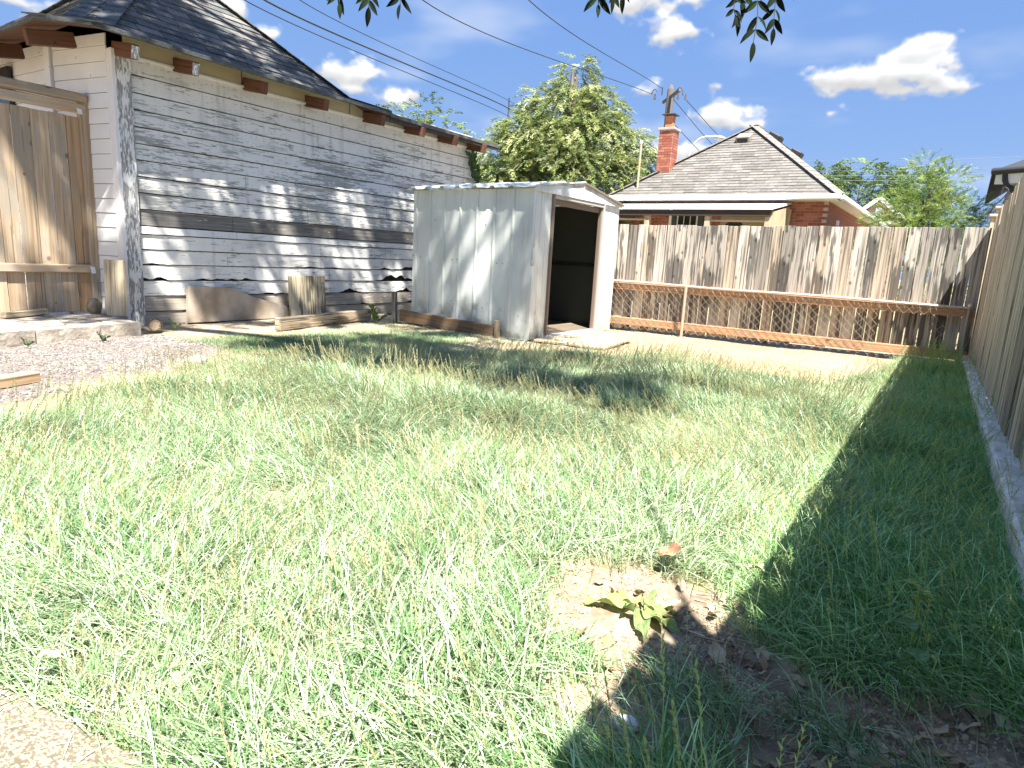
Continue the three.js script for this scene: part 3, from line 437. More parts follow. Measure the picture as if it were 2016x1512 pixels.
{
  const s = thing('chain_link_fence', 'low rusty chain-link fence with pipe rail before the grey boards', 'wire fence', [-2.35, 0, -9.6]);
  const Z = (x) => BF(x) + .175, galv = std([.62, .50, .40], .5, { metalness: .55 }), wire = std([.40, .34, .28], .6, { metalness: .4 }), L = (p) => [p[0] + 2.35, p[1], p[2] + 9.6];
  const rail = []; for (let i = 0; i <= 12; i++) { const x = lerp(-4.8, .13, i / 12); rail.push(L([x, lerp(.768, .738, i / 12) + .006 * Math.sin(i), Z(x)])); }
  part(s, 'top_rail', tube(rail, .0185, 8, 40), galv);
  for (const x of [-3.42, .1]) part(s, 'post', new THREE.CylinderGeometry(.022, .022, .78, 10).translate(...L([x, .37, Z(x) + (x > 0 ? .01 : .03)])), x > 0 ? std([.25, .24, .22], .6, { metalness: .4 }) : galv);
  part(s, 'post_cap', new THREE.SphereGeometry(.03, 10, 6).translate(...L([.1, .765, Z(.1) + .01])), galv);
  // woven wires: zigzags that hook into each other
  const parts = [], d = .056, r = rng(93), torn = (x, y) => (x > -.88 && x < -.34 && y > .16 && y < .6) || (x > -.2 && y > .52 && y < .6);
  const seg = (a, b) => { const A = new THREE.Vector3(...a), B = new THREE.Vector3(...b), g = new THREE.CylinderGeometry(.0019, .0019, A.distanceTo(B), 4, 1, true); g.rotateX(Math.PI / 2); return g.applyMatrix4(new THREE.Matrix4().lookAt(B, A, new THREE.Vector3(0, 1, .01)).setPosition(...A.add(B).multiplyScalar(.5).toArray())); };
  for (let i = 0; i < 44; i++) { const xa = -4.85 + i * d * 2; for (const sgn of [1, -1]) for (let k = 0; k < 12; k++) { const y0 = .03 + k * .058, y1 = y0 + .058, xs = k % 2 ? d : 0, xe = k % 2 ? 0 : d, x0 = xa + sgn * xs, x1 = xa + sgn * xe; if (x0 > .1 || x1 > .1 || torn((x0 + x1) / 2, y0 + .03)) continue; const sag = (x, y) => .012 * n2(x * 3, y * 4, 9); parts.push(seg(L([x0, y0 + (r() - .5) * .004, Z(x0) + sag(x0, y0) + sgn * .003]), L([x1, y1, Z(x1) + sag(x1, y1) - sgn * .003]))); } }
  part(s, 'wire_mesh', merge(parts), wire);
  const ties = []; for (let i = 0; i < 52; i++) { const x = -4.75 + i * .093 + r() * .03; ties.push(tube([L([x, .785, Z(x) + .012]), L([x + .012, .755, Z(x) + .03]), L([x + .035, .70 + r() * .02, Z(x) + .012]), L([x + .05, .675, Z(x) + .01])], .0024, 4, 6)); }
  part(s, 'tie_wires', merge(ties), wire);
}
// ---------- right-hand fence on its concrete kerb ----------
const RF = (z) => .20 + .031 * (z + 10);
{
  const s = thing('shadowbox_fence', 'tall tan fence of narrow overlapping upright boards at the right edge', 'fence', [.35, .13, -5]), r = rng(101), ang = Math.atan(.031);
  const gs = Array.from({ length: 8 }, () => cbox(.022, 1.9, .16, .004, 1, r(), r()));
  for (let i = 0; i < 60; i++) { const z = -10.05 + i * .19, h = z > -1.1 ? 2.6 : lerp(1.74, 2.16, (z + 10) / 8.5) + (r() - .5) * .012; for (const b of [0, 1]) { const zz = z + b * .095; const m = part(s, 'board', gs[(i * 2 + b) % 8], pick(r, M.sand), [RF(zz) + b * .075 - .35 + (r() - .5) * .012, h / 2 - .0 + (z < -1.1 ? (r() < .12 ? .02 : 0) : 0), zz + 5], [(r() - .5) * .012, ang + (r() - .5) * .12, (r() - .5) * .012]); m.scale.y = h / 1.9; } }
  for (const y of [.3, 1.55]) part(s, 'rail', cbox(.036, .085, 11.4, .004, 2, r(), r()), M.sand[0], [RF(-4.4) + .038 - .35, y, .6], [0, ang, 0]);
  for (const [z, h] of [[-10.15, 1.95], [-7.6, 1.9], [-5.2, 1.9], [-2.8, 1.9]]) part(s, 'post', cbox(.09, h, .09, .006, 1, r(), r()), M.sand[1], [RF(z) + .13 - .35, h / 2, z + 5]);
  const k = thing('concrete_kerb', 'pale cracked concrete kerb under the right-hand fence', 'kerb', [.3, 0, -5]);
  const kt = texture(512, 512, (u, v, o) => { const n = fp(u, v, 6, 6, 5, 191), f = fp(u, v, 80, 80, 2, 193); mix3(o, [.60, .54, .45], [.84, .78, .68], sstep(.3, .65, n)); mul3(o, .82 + .3 * f); }), kb = texture(256, 256, (u, v, o) => { o[0] = fp(u, v, 14, 14, 4, 195); }, false), km = std([1, 1, 1], .95, { map: kt, bumpMap: kb, bumpScale: .008 });
  let z = -9.98; for (const L of [.98, 1.12, 1.2, 1.05, 1.25, 1.15, 1.2, 1.1, 1.2, 1.1]) { part(k, 'kerb_block', cbox(.235 + r() * .015, .2, L - .012, .014, 2, r(), r(), .7, .7), km, [RF(z + L / 2) + .02 - .3 + (r() - .5) * .015, .035 + (r() - .5) * .012, z + L / 2 + 5], [0, ang, 0]); z += L; }
}
{ // patio corner in the lower left
  const s = thing('patio_slab', 'pale speckled concrete patio slab corner at bottom left', 'slab', [-1.7, 0, -.2]);
  const pt = texture(1024, 1024, (u, v, o) => { const n = fp(u, v, 8, 8, 4, 197), f = fp(u, v, 90, 150, 3, 199); mix3(o, [.135, .112, .075], [.27, .24, .18], sstep(.36, .6, f)); mul3(o, .88 + .25 * n); }), pb = texture(512, 512, (u, v, o) => { o[0] = fp(u, v, 70, 100, 3, 199); }, false);
  part(s, 'slab', prism([[-2.0, -.1, .18], [.04, -.1, -.21], [.5, -.1, -.30], [1.6, -.1, -.46], [1.8, -.1, 1.6], [-2.0, -.1, 1.6]].map(([x, y, z]) => [x, y, z]), [0, .125, 0], .6), std([1, 1, 1], .95, { map: pt, bumpMap: pb, bumpScale: .003 }));
}

// ---------- brick house beyond the fence ----------
{
  const s = thing('brick_house', 'red brick house with brown hip roof, beyond the back fence', 'house', [-6.1, 0, -22]), r = rng(111), put = (n, g, m, l, p = s) => part(p, n, g.translate(6.1, 0, 22), m, null, null, l);
  const bt = texture(256, 256, (u, v, o) => { const n = fp(u, v, 30, 30, 3, 201); o[0] = o[1] = o[2] = .75 + .5 * (n - .3); }), bricks = [[.36, .115, .07], [.42, .15, .09], [.31, .095, .06], [.46, .18, .12]].map((c) => std(c, .9, { map: bt })), mortar = std([.50, .40, .34], .95);
  const X0 = -9.0, X1 = -3.22, ZF = -18.72, ZB = -30;
  put('wall', prism([[X0, 0, ZF], [X1, 0, ZF], [X1, 0, ZB], [X0, 0, ZB]], [0, 2.92, 0]), mortar);
  const front = [], side = []; for (let y = 2.0, k = 0; y < 2.86; y += .076, k++) {
    for (let x = X1 - (k % 2 ? .11 : .0); x > X0; x -= .222) front.push({ geo: cbox(.211, .066, .03, .003, 0, r(), r(), .5, .5).translate(x - .106 + 6.1, y + .033, ZF - .003 + 22), mat: pick(r, bricks) });
    for (let z = ZF - (k % 2 ? .11 : .0) - .02; z > -27; z -= .222) side.push({ geo: cbox(.03, .066, .211, .003, 2, r(), r(), .5, .5).translate(X1 - .003 + 6.1, y + .033, z - .106 + 22), mat: bricks[3] });
  }
  { const eye = camera.position.clone(); camera.position.set(3.5, 1, 8); pieces(s, 'brick', front, 200); pieces(s, 'brick', side, 80); camera.position.copy(eye); }
  for (const [z, w] of [[-20.3, .35], [-22.6, .3]]) { const f = put('side_window', cbox(.05, .8, w, .004).translate(X1 + .02, 2.15, z), std([.85, .85, .83], .5)); part(f, 'pane', cbox(.02, .6, w * .6, .002).translate(X1 + .045 + 6.1, 2.12, z + 22), std([.03, .035, .04], .1)); }
  // roof
  const e0 = -9.42, e1 = -2.92, zf = -18.24, zb = -31, yE = 3.04, pk = [-6.16, 5.47, -21.45], rg = [-6.16, 5.47, -27.8];
  const rm = M.tanShingle[1], roof = put('roof', (() => { const g = new G(), uv = (q) => [q[0] / .6, q[2] / .6], a = [e0, yE, zf], b = [e1, yE, zf], c = [e1, yE, zb], d = [e0, yE, zb]; g.tri(a, b, pk, uv, [0, 1, 0]); g.quad(b, c, rg, pk, uv, [0, 1, 0]); g.tri(c, d, rg, uv, [0, 1, 0]); g.quad(d, a, pk, rg, uv, [0, 1, 0]); return g.done(); })(), rm);
  const sh = [...shingles([e0, yE, zf], [e1, yE, zf], pk, pk, .15, .36, M.tanShingle, 301, .016), ...shingles([e1, yE, zf], [e1, yE, zb], pk, rg, .15, .4, M.tanShingle, 303, .016)];
  for (const q of sh) q.geo.translate(6.1, 0, 22); { const eye = camera.position.clone(); camera.position.set(6.1, 1, 22); pieces(roof, 'shingle', sh, 290); camera.position.copy(eye); }
  const caps = (A, B) => { const a = new THREE.Vector3(...A), b = new THREE.Vector3(...B), n = Math.ceil(a.distanceTo(b) / .3), out = []; for (let i = 0; i < n; i++) { const c = a.clone().lerp(b, (i + .5) / n); out.push(cbox(.28, .02, .34, .003, 2, r(), r(), .6, .6).applyMatrix4(new THREE.Matrix4().lookAt(b, a, new THREE.Vector3(0, 1, 0)).setPosition(c.x + 6.1, c.y + .03, c.z + 22))); } return out; };
  for (const g of [...caps([e0, yE, zf], pk), ...caps([e1, yE, zf], pk), ...caps(pk, rg)]) part(roof, 'hip_cap', g, M.tanShingle[3]);
  const vb = std([.02, .02, .022], .6), vent = (x, y, z, rx, rz) => { const v = part(roof, 'roof_vent', cbox(.42, .2, .42, .03), std([.26, .22, .19], .8), [x + 6.1, y, z + 22], [rx, 0, rz]); part(v, 'vent_opening', cbox(.3, .1, .02, .002), vb, [0, -.01, .212]); return v; };
  vent(-6.2, 5.0, -20.75, .42, 0); for (const z of [-22.6, -25.8]) { const v = part(roof, 'roof_vent', cbox(.4, .22, .5, .03), vb, [-5.75 + 6.1, 5.3, z + 22], [0, 0, -.5]); }
  const wh = std([.82, .83, .82], .4), gut = std([.80, .80, .78], .45);
  put('gutter', cbox(6.62, .13, .12, .02, 0).translate(-6.17, 2.985, zf + .05), wh, 'white front gutter'); put('gutter', cbox(.12, .13, 12.7, .02, 2).translate(e1 + .05, 2.985, -24.65), wh);
  put('soffit', cbox(.36, .02, 12.3, .002, 2).translate(-3.06, 2.93, -24.9), gut); put('soffit', cbox(6.4, .02, .45, .002, 0).translate(-6.17, 2.93, -18.5), gut);
  // chimney, stub pipe
  const ch = put('chimney', cbox(.44, 2.2, .44, .004).translate(-8.12, 4.0, -19.5), std([.40, .30, .25], .95), 'red brick chimney'), cb = [];
  for (let y = 2.96, k = 0; y < 5.05; y += .076, k++) for (const [ax, sg] of [[2, 1], [0, 1]]) for (let q = 0; q < (k % 2 ? 3 : 2); q++) { const w = k % 2 ? (q === 1 ? .212 : .1) : .212, o = k % 2 ? [-.163, 0, .163][q] : [-.111, .111][q]; const g = ax === 2 ? cbox(w, .066, .02, .002, 0, r(), r(), .5, .5).translate(o, 0, .222 * sg) : cbox(.02, .066, w, .002, 2, r(), r(), .5, .5).translate(.222 * sg, 0, o); cb.push([g.translate(-8.12 + 6.1, y, -19.5 + 22), pick(r, bricks)]); }
  for (const [g, m] of cb) part(ch, 'brick', g, m);
  put('chimney_cap', cbox(.54, .07, .54, .01).translate(-8.12, 5.12, -19.5), std([.38, .33, .30], .9)); put('chimney_flue', cbox(.24, .42, .24, .02).translate(-8.12, 5.32, -19.5), std([.48, .19, .10], .85)); put('flue_collar', cbox(.42, .025, .42, .006).translate(-8.12, 5.55, -19.5), std([.06, .05, .05], .6));
  put('vent_pipe', new THREE.CylinderGeometry(.035, .035, 1.45, 10).translate(-8.6, 3.9, -18.6), std([.42, .33, .22], .6)); put('pipe_cap', new THREE.CylinderGeometry(.045, .045, .09, 10).translate(-8.6, 4.65, -18.6), wh);
  // back porch
  put('porch_roof', prism([[-9.3, 2.53, -16.75], [-4.12, 2.53, -16.75], [-4.12, 2.84, -18.68], [-9.3, 2.84, -18.68]], [0, .045, 0], 1), wh, 'white sheet porch roof');
  put('porch_beam', cbox(5.1, .14, .06, .006, 0).translate(-6.7, 2.44, -16.82), M.darkWood);
  for (const x of [-9.2, -7.42, -5.74, -4.22]) put('porch_post', cbox(.14, 2.4, .14, .006, 1, r(), r()).translate(x, 1.2, -16.9), M.pine);
  put('porch_rail', cbox(1.7, .05, .05, .004, 0).translate(-8.32, 2.27, -16.9), M.pine); put('porch_rail', cbox(1.4, .05, .05, .004, 0).translate(-4.98, 2.26, -16.9), M.pine);
  put('porch_panel', prism([[-4.14, 2.12, -17.0], [-4.14, 2.12, -18.6], [-4.14, 2.76, -18.6], [-4.14, 2.5, -17.0]], [-.03, 0, 0], 1), M.pine, 'pale plywood end panel'); put('porch_post', cbox(.1, 2.7, .1, .006, 1).translate(-4.14, 1.35, -18.62), M.pine);
  const dr = put('door', cbox(.95, 2.1, .08, .006).translate(-6.93, 1.72, -18.66), std([.05, .055, .06], .5), 'dark grey back door'); part(dr, 'door_window', cbox(.62, .5, .03, .004).translate(-6.93 + 6.1, 2.34, -18.61 + 22), std([.75, .76, .70], .5)); for (const q of [-1, 0, 1]) part(dr, 'pane', cbox(.16, .4, .01, .001).translate(-6.93 + 6.1 + q * .19, 2.34, -18.585 + 22), std([.02, .025, .025], .1));
  put('door_trim', cbox(.09, 2.1, .05, .004).translate(-7.47, 1.72, -18.67), wh); put('porch_lamp', cbox(.3, .06, .12, .01).translate(-7.62, 2.58, -18.6), M.pine);
  put('storage_shelf', cbox(1.5, .7, .3, .01).translate(-5.1, 2.3, -18.45), std([.32, .25, .16], .9)); put('grill_cover', new THREE.SphereGeometry(.22, 14, 10).scale(1.1, .8, 1).translate(-5.25, 2.15, -17.6), std([.02, .02, .025], .5));
}
// ---------- pole, wires, lamp ----------
const dkW = std([.16, .145, .135], .95, { bumpMap: gritBump, bumpScale: .01 }), cable = std([.03, .03, .034], .7);
const PX = -11.02, PZ = -26.2;
{
  const s = thing('utility_pole', 'wooden utility pole with crossarm standing behind the brick chimney', 'utility pole', [PX, 0, PZ]);
  part(s, 'pole', limb([[0, 0, 0, .17], [0, 4, 0, .155], [0, 8.05, 0, .14], [0, 8.28, 0, .05]], 10), dkW);
  part(s, 'crossarm', cbox(1.5, .11, .1, .01, 0), dkW, [.12, 7.78, .18], [0, -.75, .1]);
  for (const [x, z] of [[-.4, .62], [.32, -.02], [.55, -.28]]) part(s, 'insulator', new THREE.CylinderGeometry(.035, .05, .22, 8), std([.12, .10, .10], .3), [x, 7.75 + x * .12, z]);
  part(s, 'bracket', new THREE.TorusGeometry(.42, .018, 5, 18, Math.PI * .95), cable, [.3, 7.72, -.1], [0, -.75, .1]);
  part(s, 'bracket', new THREE.TorusGeometry(.32, .016, 5, 14, Math.PI * .6), cable, [-.5, 7.7, .5], [0, -.75, .6]); part(s, 'top_pin', new THREE.CylinderGeometry(.02, .02, .3, 6), cable, [-.24, 7.98, .3]);
}
{
  const wires = [
    ['power_line', 'uppermost thin wire, running from the top centre to the pole', [[-5.9, 6.9, -6.2], [-8.67, 6.75, -11.37], [-11.3, 8.1, -25.9]], .012],
    ['power_line', 'second thin wire, passing behind the conifer top to the pole', [[-8.0, 6.3, -7.2], [-10.15, 6.25, -10.33], [-11.5, 7.8, -25.5]], .012],
    ['power_line', 'wire crossing the sky just above the spacer bracket', [[-10, 5.6, -6.6], [-12.02, 5.97, -9.01], [-16.38, 7.3, -22.42], [-18, 7.6, -27]], .010],
    ['power_line', 'thick bundled cable through the middle of the spacer bracket', [[-10.5, 5.5, -6.2], [-12.61, 5.93, -8.59], [-16.36, 7.0, -22.4], [-18, 7.2, -27]], .020],
    ['power_line', 'lowest of the wires at the left, at the foot of the spacer bracket', [[-11, 5.6, -6], [-12.95, 5.91, -8.35], [-16.33, 6.7, -22.31], [-18, 6.9, -27]], .012]];
  for (const [n, l, p, r] of wires) solo(n, tube(p, r, 5, 40), cable, l, 'wire', null, null, 'overhead wires');
  solo('wire_spacer', tube([[-16.4, 7.42, -22.43], [-16.36, 7.0, -22.38], [-16.32, 6.62, -22.3]], .03, 5), cable, 'small upright spacer bracket clamping three wires left of the conifer', 'bracket');
  const P2 = [[PX + .55, 7.72, PZ - .35], [PX + .1, 7.75, PZ], [PX + .1, 6.9, PZ]];
  [[-10.6, 6.9, -38], [-11.2, 6.6, -38], [-10.8, 5.5, -38]].forEach((q, i) => solo('power_line', tube([P2[i], [(P2[i][0] + q[0]) / 2, (P2[i][1] + q[1]) / 2 - .25, (P2[i][2] + q[2]) / 2], q], .014, 5, 20), cable, ['upper wire leaving the pole to the right behind the brown roof', 'middle wire leaving the pole to the right behind the brown roof', 'lowest wire leaving the pole to the right behind the brown roof'][i], 'wire', null, null, 'overhead wires'));
  [[7.45, 'topmost'], [6.95, 'second'], [6.7, 'third'], [6.45, 'lowest']].forEach(([y, w]) => solo('power_line', tube([[-14, y + .15, -40], [-4, y - .25, -41], [8, y + .1, -42]], .012, 4, 20), std([.16, .19, .24], .8), `${w} of the level wires above the far trees at right`, 'wire', null, null, 'level wires'));
  const s = thing('street_lamp', 'pale street lamp with curved arm beside the brick chimney', 'street lamp', [-11.6, 0, -30.5]), m = std([.62, .64, .64], .4, { metalness: .4 });
  part(s, 'pole', new THREE.CylinderGeometry(.07, .11, 6.2, 10).translate(0, 3.1, 0), m); part(s, 'arm', tube([[0, 6.15, 0], [.08, 6.6, -.05], [.4, 7.0, -.2], [.95, 7.1, -.5]], .045, 8), m); part(s, 'lamp_head', new THREE.SphereGeometry(1, 14, 8).scale(.34, .09, .13), m, [1.12, 7.06, -.58], [0, .5, -.1]); part(s, 'lens', new THREE.SphereGeometry(1, 12, 6).scale(.22, .06, .1), std([.8, .8, .76], .2), [1.12, 6.99, -.58], [0, .5, -.1]);
}
{ // far gabled house and the neighbour's house at the right edge
  const s = thing('gabled_house', 'distant house with small brick gable seen between far trees', 'house', [-4.6, 0, -42]);
  part(s, 'wall', prism([[-1.0, 0, 0], [1.0, 0, 0], [1.0, 4.4, 0], [0, 5.25, 0], [-1.0, 4.4, 0]], [0, 0, -6]), std([.30, .20, .16], .9)); for (const g of [-1, 1]) part(s, 'roof', cbox(1.55, .12, 6.6, .01), std([.5, .5, .5], .9), [g * .62, 4.9, -2.9], [0, 0, -g * .70]);
  for (const g of [-1, 1]) part(s, 'verge_board', cbox(1.55, .2, .08, .01), std([.84, .84, .84], .6), [g * .62, 4.86, .38], [0, 0, -g * .70]);
  part(s, 'window', cbox(.3, .42, .06, .01), std([.8, .82, .85], .3), [.0, 4.68, .02]); part(s, 'porch_roof', cbox(2.4, .15, .8, .02), std([.8, .8, .8], .6), [0, 4.0, .4]); part(s, 'window', cbox(.8, .6, .05, .01), std([.06, .07, .09], .2), [.1, 3.55, .03]);
}
{
  const s = thing('neighbour_house', 'dark grey neighbouring house with eave gutter and downspout at right edge', 'house', [.72, -.08, -17]), blk = std([.03, .034, .04], .95), wall = std([.20, .22, .27], .8), tr = std([.62, .64, .64], .5);
  part(s, 'wall', prism([[-.22, 0, .25], [4, 0, 1.6], [4, 0, -6], [-.22, 0, -6]], [0, 3.35, 0]), wall);
  part(s, 'roof', prism([[-.62, 3.30, .3], [4.2, 3.3, 1.9], [4.2, 4.5, -3], [1.2, 4.5, -3], [-.62, 3.30, -6]], [0, .09, 0]), blk); part(s, 'fascia', prism([[-.55, 3.12, .3], [-.4, 3.12, .42], [4.2, 3.12, 1.85], [4.2, 3.12, 1.7], [-.2, 3.12, .2]], [0, .2, 0]), tr); part(s, 'gutter', tube([[-.62, 3.36, .4], [1.2, 3.40, 1.0], [4.2, 3.42, 2.0]], .07, 8), blk);
  part(s, 'downspout', tube([[-.4, 3.3, .42], [-.36, 3.1, .44], [-.2, 2.98, .36], [-.08, 2.85, .36], [-.08, 1, .36]], .05, 8, 20), blk); part(s, 'lower_roof', prism([[-.35, 2.62, .9], [1.6, 2.62, 1.6], [1.6, 3.15, .9], [.2, 3.0, .4]], [0, .1, 0]), blk);
  const gm2 = M.sand[2]; [[.23, -12.2, 2.02, 'nearer pale square post just beyond the far fence corner, with bent wire'], [.30, -13.1, 2.22, 'farther and taller pale square post beyond the far fence corner']].forEach(([x, z, h, l], i) => { const g = thing('gate_post', l, 'post', [x, 0, z]); part(g, 'post', cbox(.14, h, .14, .01, 1, i * .3), gm2, [0, h / 2, 0]); part(g, 'cap', cbox(.2, .05, .2, .02), gm2, [0, h + .025, 0]); if (!i) part(g, 'bent_wire', tube([[-.07, 2.06, .02], [-.05, 2.2, .0], [.03, 2.3, 0], [.08, 2.42, 0], [.02, 2.46, 0], [0, 2.36, 0]], .01, 5, 24), cable); });
}
// ---------- foliage ----------
const leafAt = (g, base, dir, side, len, wid, fold = .25) => { const up = [dir[1] * side[2] - dir[2] * side[1], dir[2] * side[0] - dir[0] * side[2], dir[0] * side[1] - dir[1] * side[0]], P = (l, w, h) => [0, 1, 2].map((k) => base[k] + dir[k] * len * l + side[k] * wid * w + up[k] * wid * h), uv = (q) => [q[0], q[1]], a = P(0, 0, 0), b = P(.45, -.5, fold), c = P(1, 0, 0), d = P(.45, .5, fold), m = P(.5, 0, 0); g.tri(a, m, b, uv); g.tri(b, m, c, uv); g.tri(a, d, m, uv); g.tri(d, c, m, uv); };
const unit = (v) => { const l = Math.hypot(...v) || 1; return v.map((q) => q / l); }, cross = (a, b) => [a[1] * b[2] - a[2] * b[1], a[2] * b[0] - a[0] * b[2], a[0] * b[1] - a[1] * b[0]];
// a small leafy twig growing along +z, drooping by `droop`
function spray(seed, n, L, len, wid, droop, spread = 1) {
  const r = rng(seed), g = new G();
  for (let i = 0; i < n; i++) { const t = .1 + .9 * (i / n), y = -droop * L * t * t, s = i % 2 ? 1 : -1, base = [(r() - .5) * .12 * L, y + (r() - .5) * .12 * L, L * t], dir = unit([s * spread * (.5 + r() * .7), (r() - .55) * .8 - droop * t * .9, .55 + r() * .5]), side = unit(cross(dir, [(r() - .5) * 1.2, 1, (r() - .5) * 1.2])); leafAt(g, base, dir, side, len * (.7 + r() * .6), wid * (.7 + r() * .6)); }
  return g.done();
}
const leafMat = (k = .3) => phys([1, 1, 1], .92, { transmission: k, thickness: 0, side: THREE.DoubleSide, specularIntensity: .5 });
const LEAF = leafMat();
const D = new THREE.Object3D(), CC = new THREE.Color();
function instances(name, geo, mat, list, parent, label) { // list: [pos, yaw, pitch, roll, scale, color]
  if (!list.length) return null; const m = new THREE.InstancedMesh(geo, mat, list.length); m.name = name; m.castShadow = m.receiveShadow = true;
  list.forEach(([p, yaw, pi, ro, s, c], i) => { D.position.set(...p); D.rotation.set(pi, yaw, ro, 'YXZ'); if (Array.isArray(s)) D.scale.set(...s); else D.scale.setScalar(s); D.updateMatrix(); m.setMatrixAt(i, D.matrix); m.setColorAt(i, CC.setRGB(...c)); });
  m.userData.kind = 'stuff'; if (label) m.userData.label = label; parent.add(m); return m;
}
const barkT = texture(256, 512, (u, v, o) => { const n = fp(u, v, 14, 5, 4, 211); mix3(o, [.10, .08, .06], [.25, .21, .17], n); }), barkB = texture(256, 512, (u, v, o) => { o[0] = fp(u, v, 16, 5, 4, 211); }, false), BARK = std([1, 1, 1], .95, { map: barkT, bumpMap: barkB, bumpScale: .03 });
// a tree: trunk, limbs to every clump of its crown, and leafy twigs through the clumps
function tree(name, label, cat, pos, trunk, blobs, opt) {
  const s = thing(name, label, cat, pos), r = rng(opt.seed), o = { density: 60, gap: .42, freq: 1.2, colors: [[.1, .15, .04]], size: 1, inner: .45, droop: 0, ...opt };
  part(s, 'trunk', limb(trunk, 9), BARK);
  const top = trunk[Math.max(0, trunk.length - 2)], ls = blobs.filter((b, i) => !o.limbEvery || i % o.limbEvery === 0).map((b) => limb([[top[0] * .6, Math.min(top[1] * .7, b[1] - b[4] * .3), top[2] * .6, top[3] * .55], [(top[0] + b[0]) / 2, (top[1] * .8 + b[1]) / 2 - .1, (top[2] + b[2]) / 2, top[3] * .4], [b[0], b[1], b[2], top[3] * .15]], 6));
  if (ls.length) part(s, 'limbs', merge(ls), BARK);
  const lists = o.sprays.map(() => []), [ox, oy, oz] = pos;
  blobs.forEach(([bx, by, bz, rx, ry, rz]) => { const n = Math.round(o.density * (rx * ry + ry * rz + rx * rz)); for (let i = 0; i < n; i++) {
    const u = r() * 2 - 1, a = r() * 6.283, q = Math.sqrt(1 - u * u), d = [q * Math.cos(a), u, q * Math.sin(a)], rr = o.inner + (1.04 - o.inner) * Math.pow(r(), .6), p = [bx + d[0] * rx * rr, by + d[1] * ry * rr, bz + d[2] * rz * rr];
    if (f3((p[0] + ox) * o.freq, (p[1] + oy) * o.freq, (p[2] + oz) * o.freq, 3) < o.gap) continue; if (p[1] < .2) continue;
    const yaw = Math.atan2(d[0], d[2]) + (r() - .5) * 1.4, pitch = -d[1] * .7 + o.droop + (r() - .5) * .7, k = .75 + r() * .5, c = pick(r, o.colors), t = .8 + .4 * f3(p[0] * 2 + 9, p[1] * 2, p[2] * 2, 2);
    lists[i % lists.length].push([p, yaw, pitch, (r() - .5) * .8, k * o.size, [c[0] * k * t * 1.05, c[1] * k * t, c[2] * k * t]]); } });
  lists.forEach((l, i) => instances('crown', o.sprays[i], o.mat || LEAF, l, s)); return s;
}
const conifer = [spray(1, 34, .62, .15, .042, .55, .8), spray(2, 30, .55, .14, .045, .8, .7), spray(3, 32, .6, .16, .04, .35, .9)];
const decid = [spray(11, 15, .42, .13, .062, .25), spray(12, 17, .45, .12, .06, .45), spray(13, 13, .38, .14, .065, .1)];
const feather = [spray(21, 30, .5, .1, .022, .2, .6), spray(22, 26, .45, .11, .024, .45, .7)];
{ const t = tree('conifer_tree', 'big drooping yellow-green conifer behind the metal shed', 'tree', [-11.75, -.2, -19.5], [[0, 0, 0, .3], [0, 3, 0, .2], [.05, 6.2, 0, .05]],
  [[-.0, 6.2, -.3, .42, .5, .42], [.1, 5.6, -.2, .75, .5, .7], [-.2, 5.0, .1, 1.05, .55, 1.0], [.75, 5.15, -.4, .6, .5, .6], [-.85, 5.35, .4, .42, .55, .42], [-1.1, 4.75, .5, .75, .5, .7], [.55, 4.4, 0, 1.2, .7, 1.1], [-.5, 4.2, .5, 1.2, .7, 1.1], [1.35, 4.2, -.6, .8, .6, .8], [-1.5, 3.9, .9, .85, .6, .8], [.2, 3.4, .6, 1.4, .8, 1.2], [-1.2, 3.1, 1.0, 1.2, .7, 1.1], [1.3, 3.2, .1, 1.1, .8, 1.0], [1.95, 3.75, -.8, .55, .6, .55], [-2.0, 3.0, 1.5, .8, .6, .8], [0, 2.4, 1.0, 1.7, .7, 1.3], [-1.6, 2.3, 1.6, 1.2, .7, 1], [1.6, 2.5, .3, 1.1, .7, 1]],
  { seed: 401, sprays: conifer, density: 210, gap: .40, freq: 1.9, droop: .15, size: .6, limbEvery: 2, colors: [[.27, .34, .10], [.20, .28, .085], [.36, .42, .18], [.11, .165, .055], [.44, .48, .25], [.21, .28, .10]] }); t.scale.setScalar(1.19); }
tree('walnut_tree', 'loose green broadleaf treetop showing above the garage roof', 'tree', [-16.2, 0, -17.2], [[0, 0, 0, .25], [0, 3, 0, .18], [0, 5, 0, .1]],
  [[-1.3, 5.3, .9, .5, .6, .5], [.1, 5.85, 0, .6, .45, .6], [-.5, 5.45, .3, .7, .5, .6], [.6, 5.3, -.3, .6, .6, .6], [1.0, 4.8, -.5, .6, .6, .6], [0, 4.7, 0, 1.2, .6, 1.1]], { seed: 403, sprays: decid, density: 60, gap: .46, freq: 2.0, size: .8, colors: [[.16, .24, .06], [.11, .18, .05], [.21, .29, .09]] });
tree('juniper_bush', 'feathery bright green evergreen bush just behind the back fence at right', 'bush', [-.95, 0, -17.3], [[0, 0, 0, .16], [0, 1.6, 0, .12], [0, 3.0, 0, .04]],
  [[-.1, 2.9, 0, .5, .45, .5], [.2, 2.5, 0, .85, .5, .8], [-.45, 2.4, .3, .6, .5, .6], [.75, 2.35, -.2, .6, .5, .6], [-.2, 1.9, .4, 1.0, .6, .9], [.75, 1.9, 0, .8, .6, .8], [-.75, 1.95, .4, .5, .5, .5], [0, 1.2, .3, 1.2, .8, 1.1], [-.15, 3.35, 0, .3, .45, .3], [.3, 3.15, 0, .35, .35, .3]], { seed: 405, sprays: feather, density: 300, gap: .40, freq: 2.4, size: .5, droop: -.25, limbEvery: 3, colors: [[.22, .32, .06], [.15, .25, .05], [.30, .38, .10], [.10, .18, .05]] });
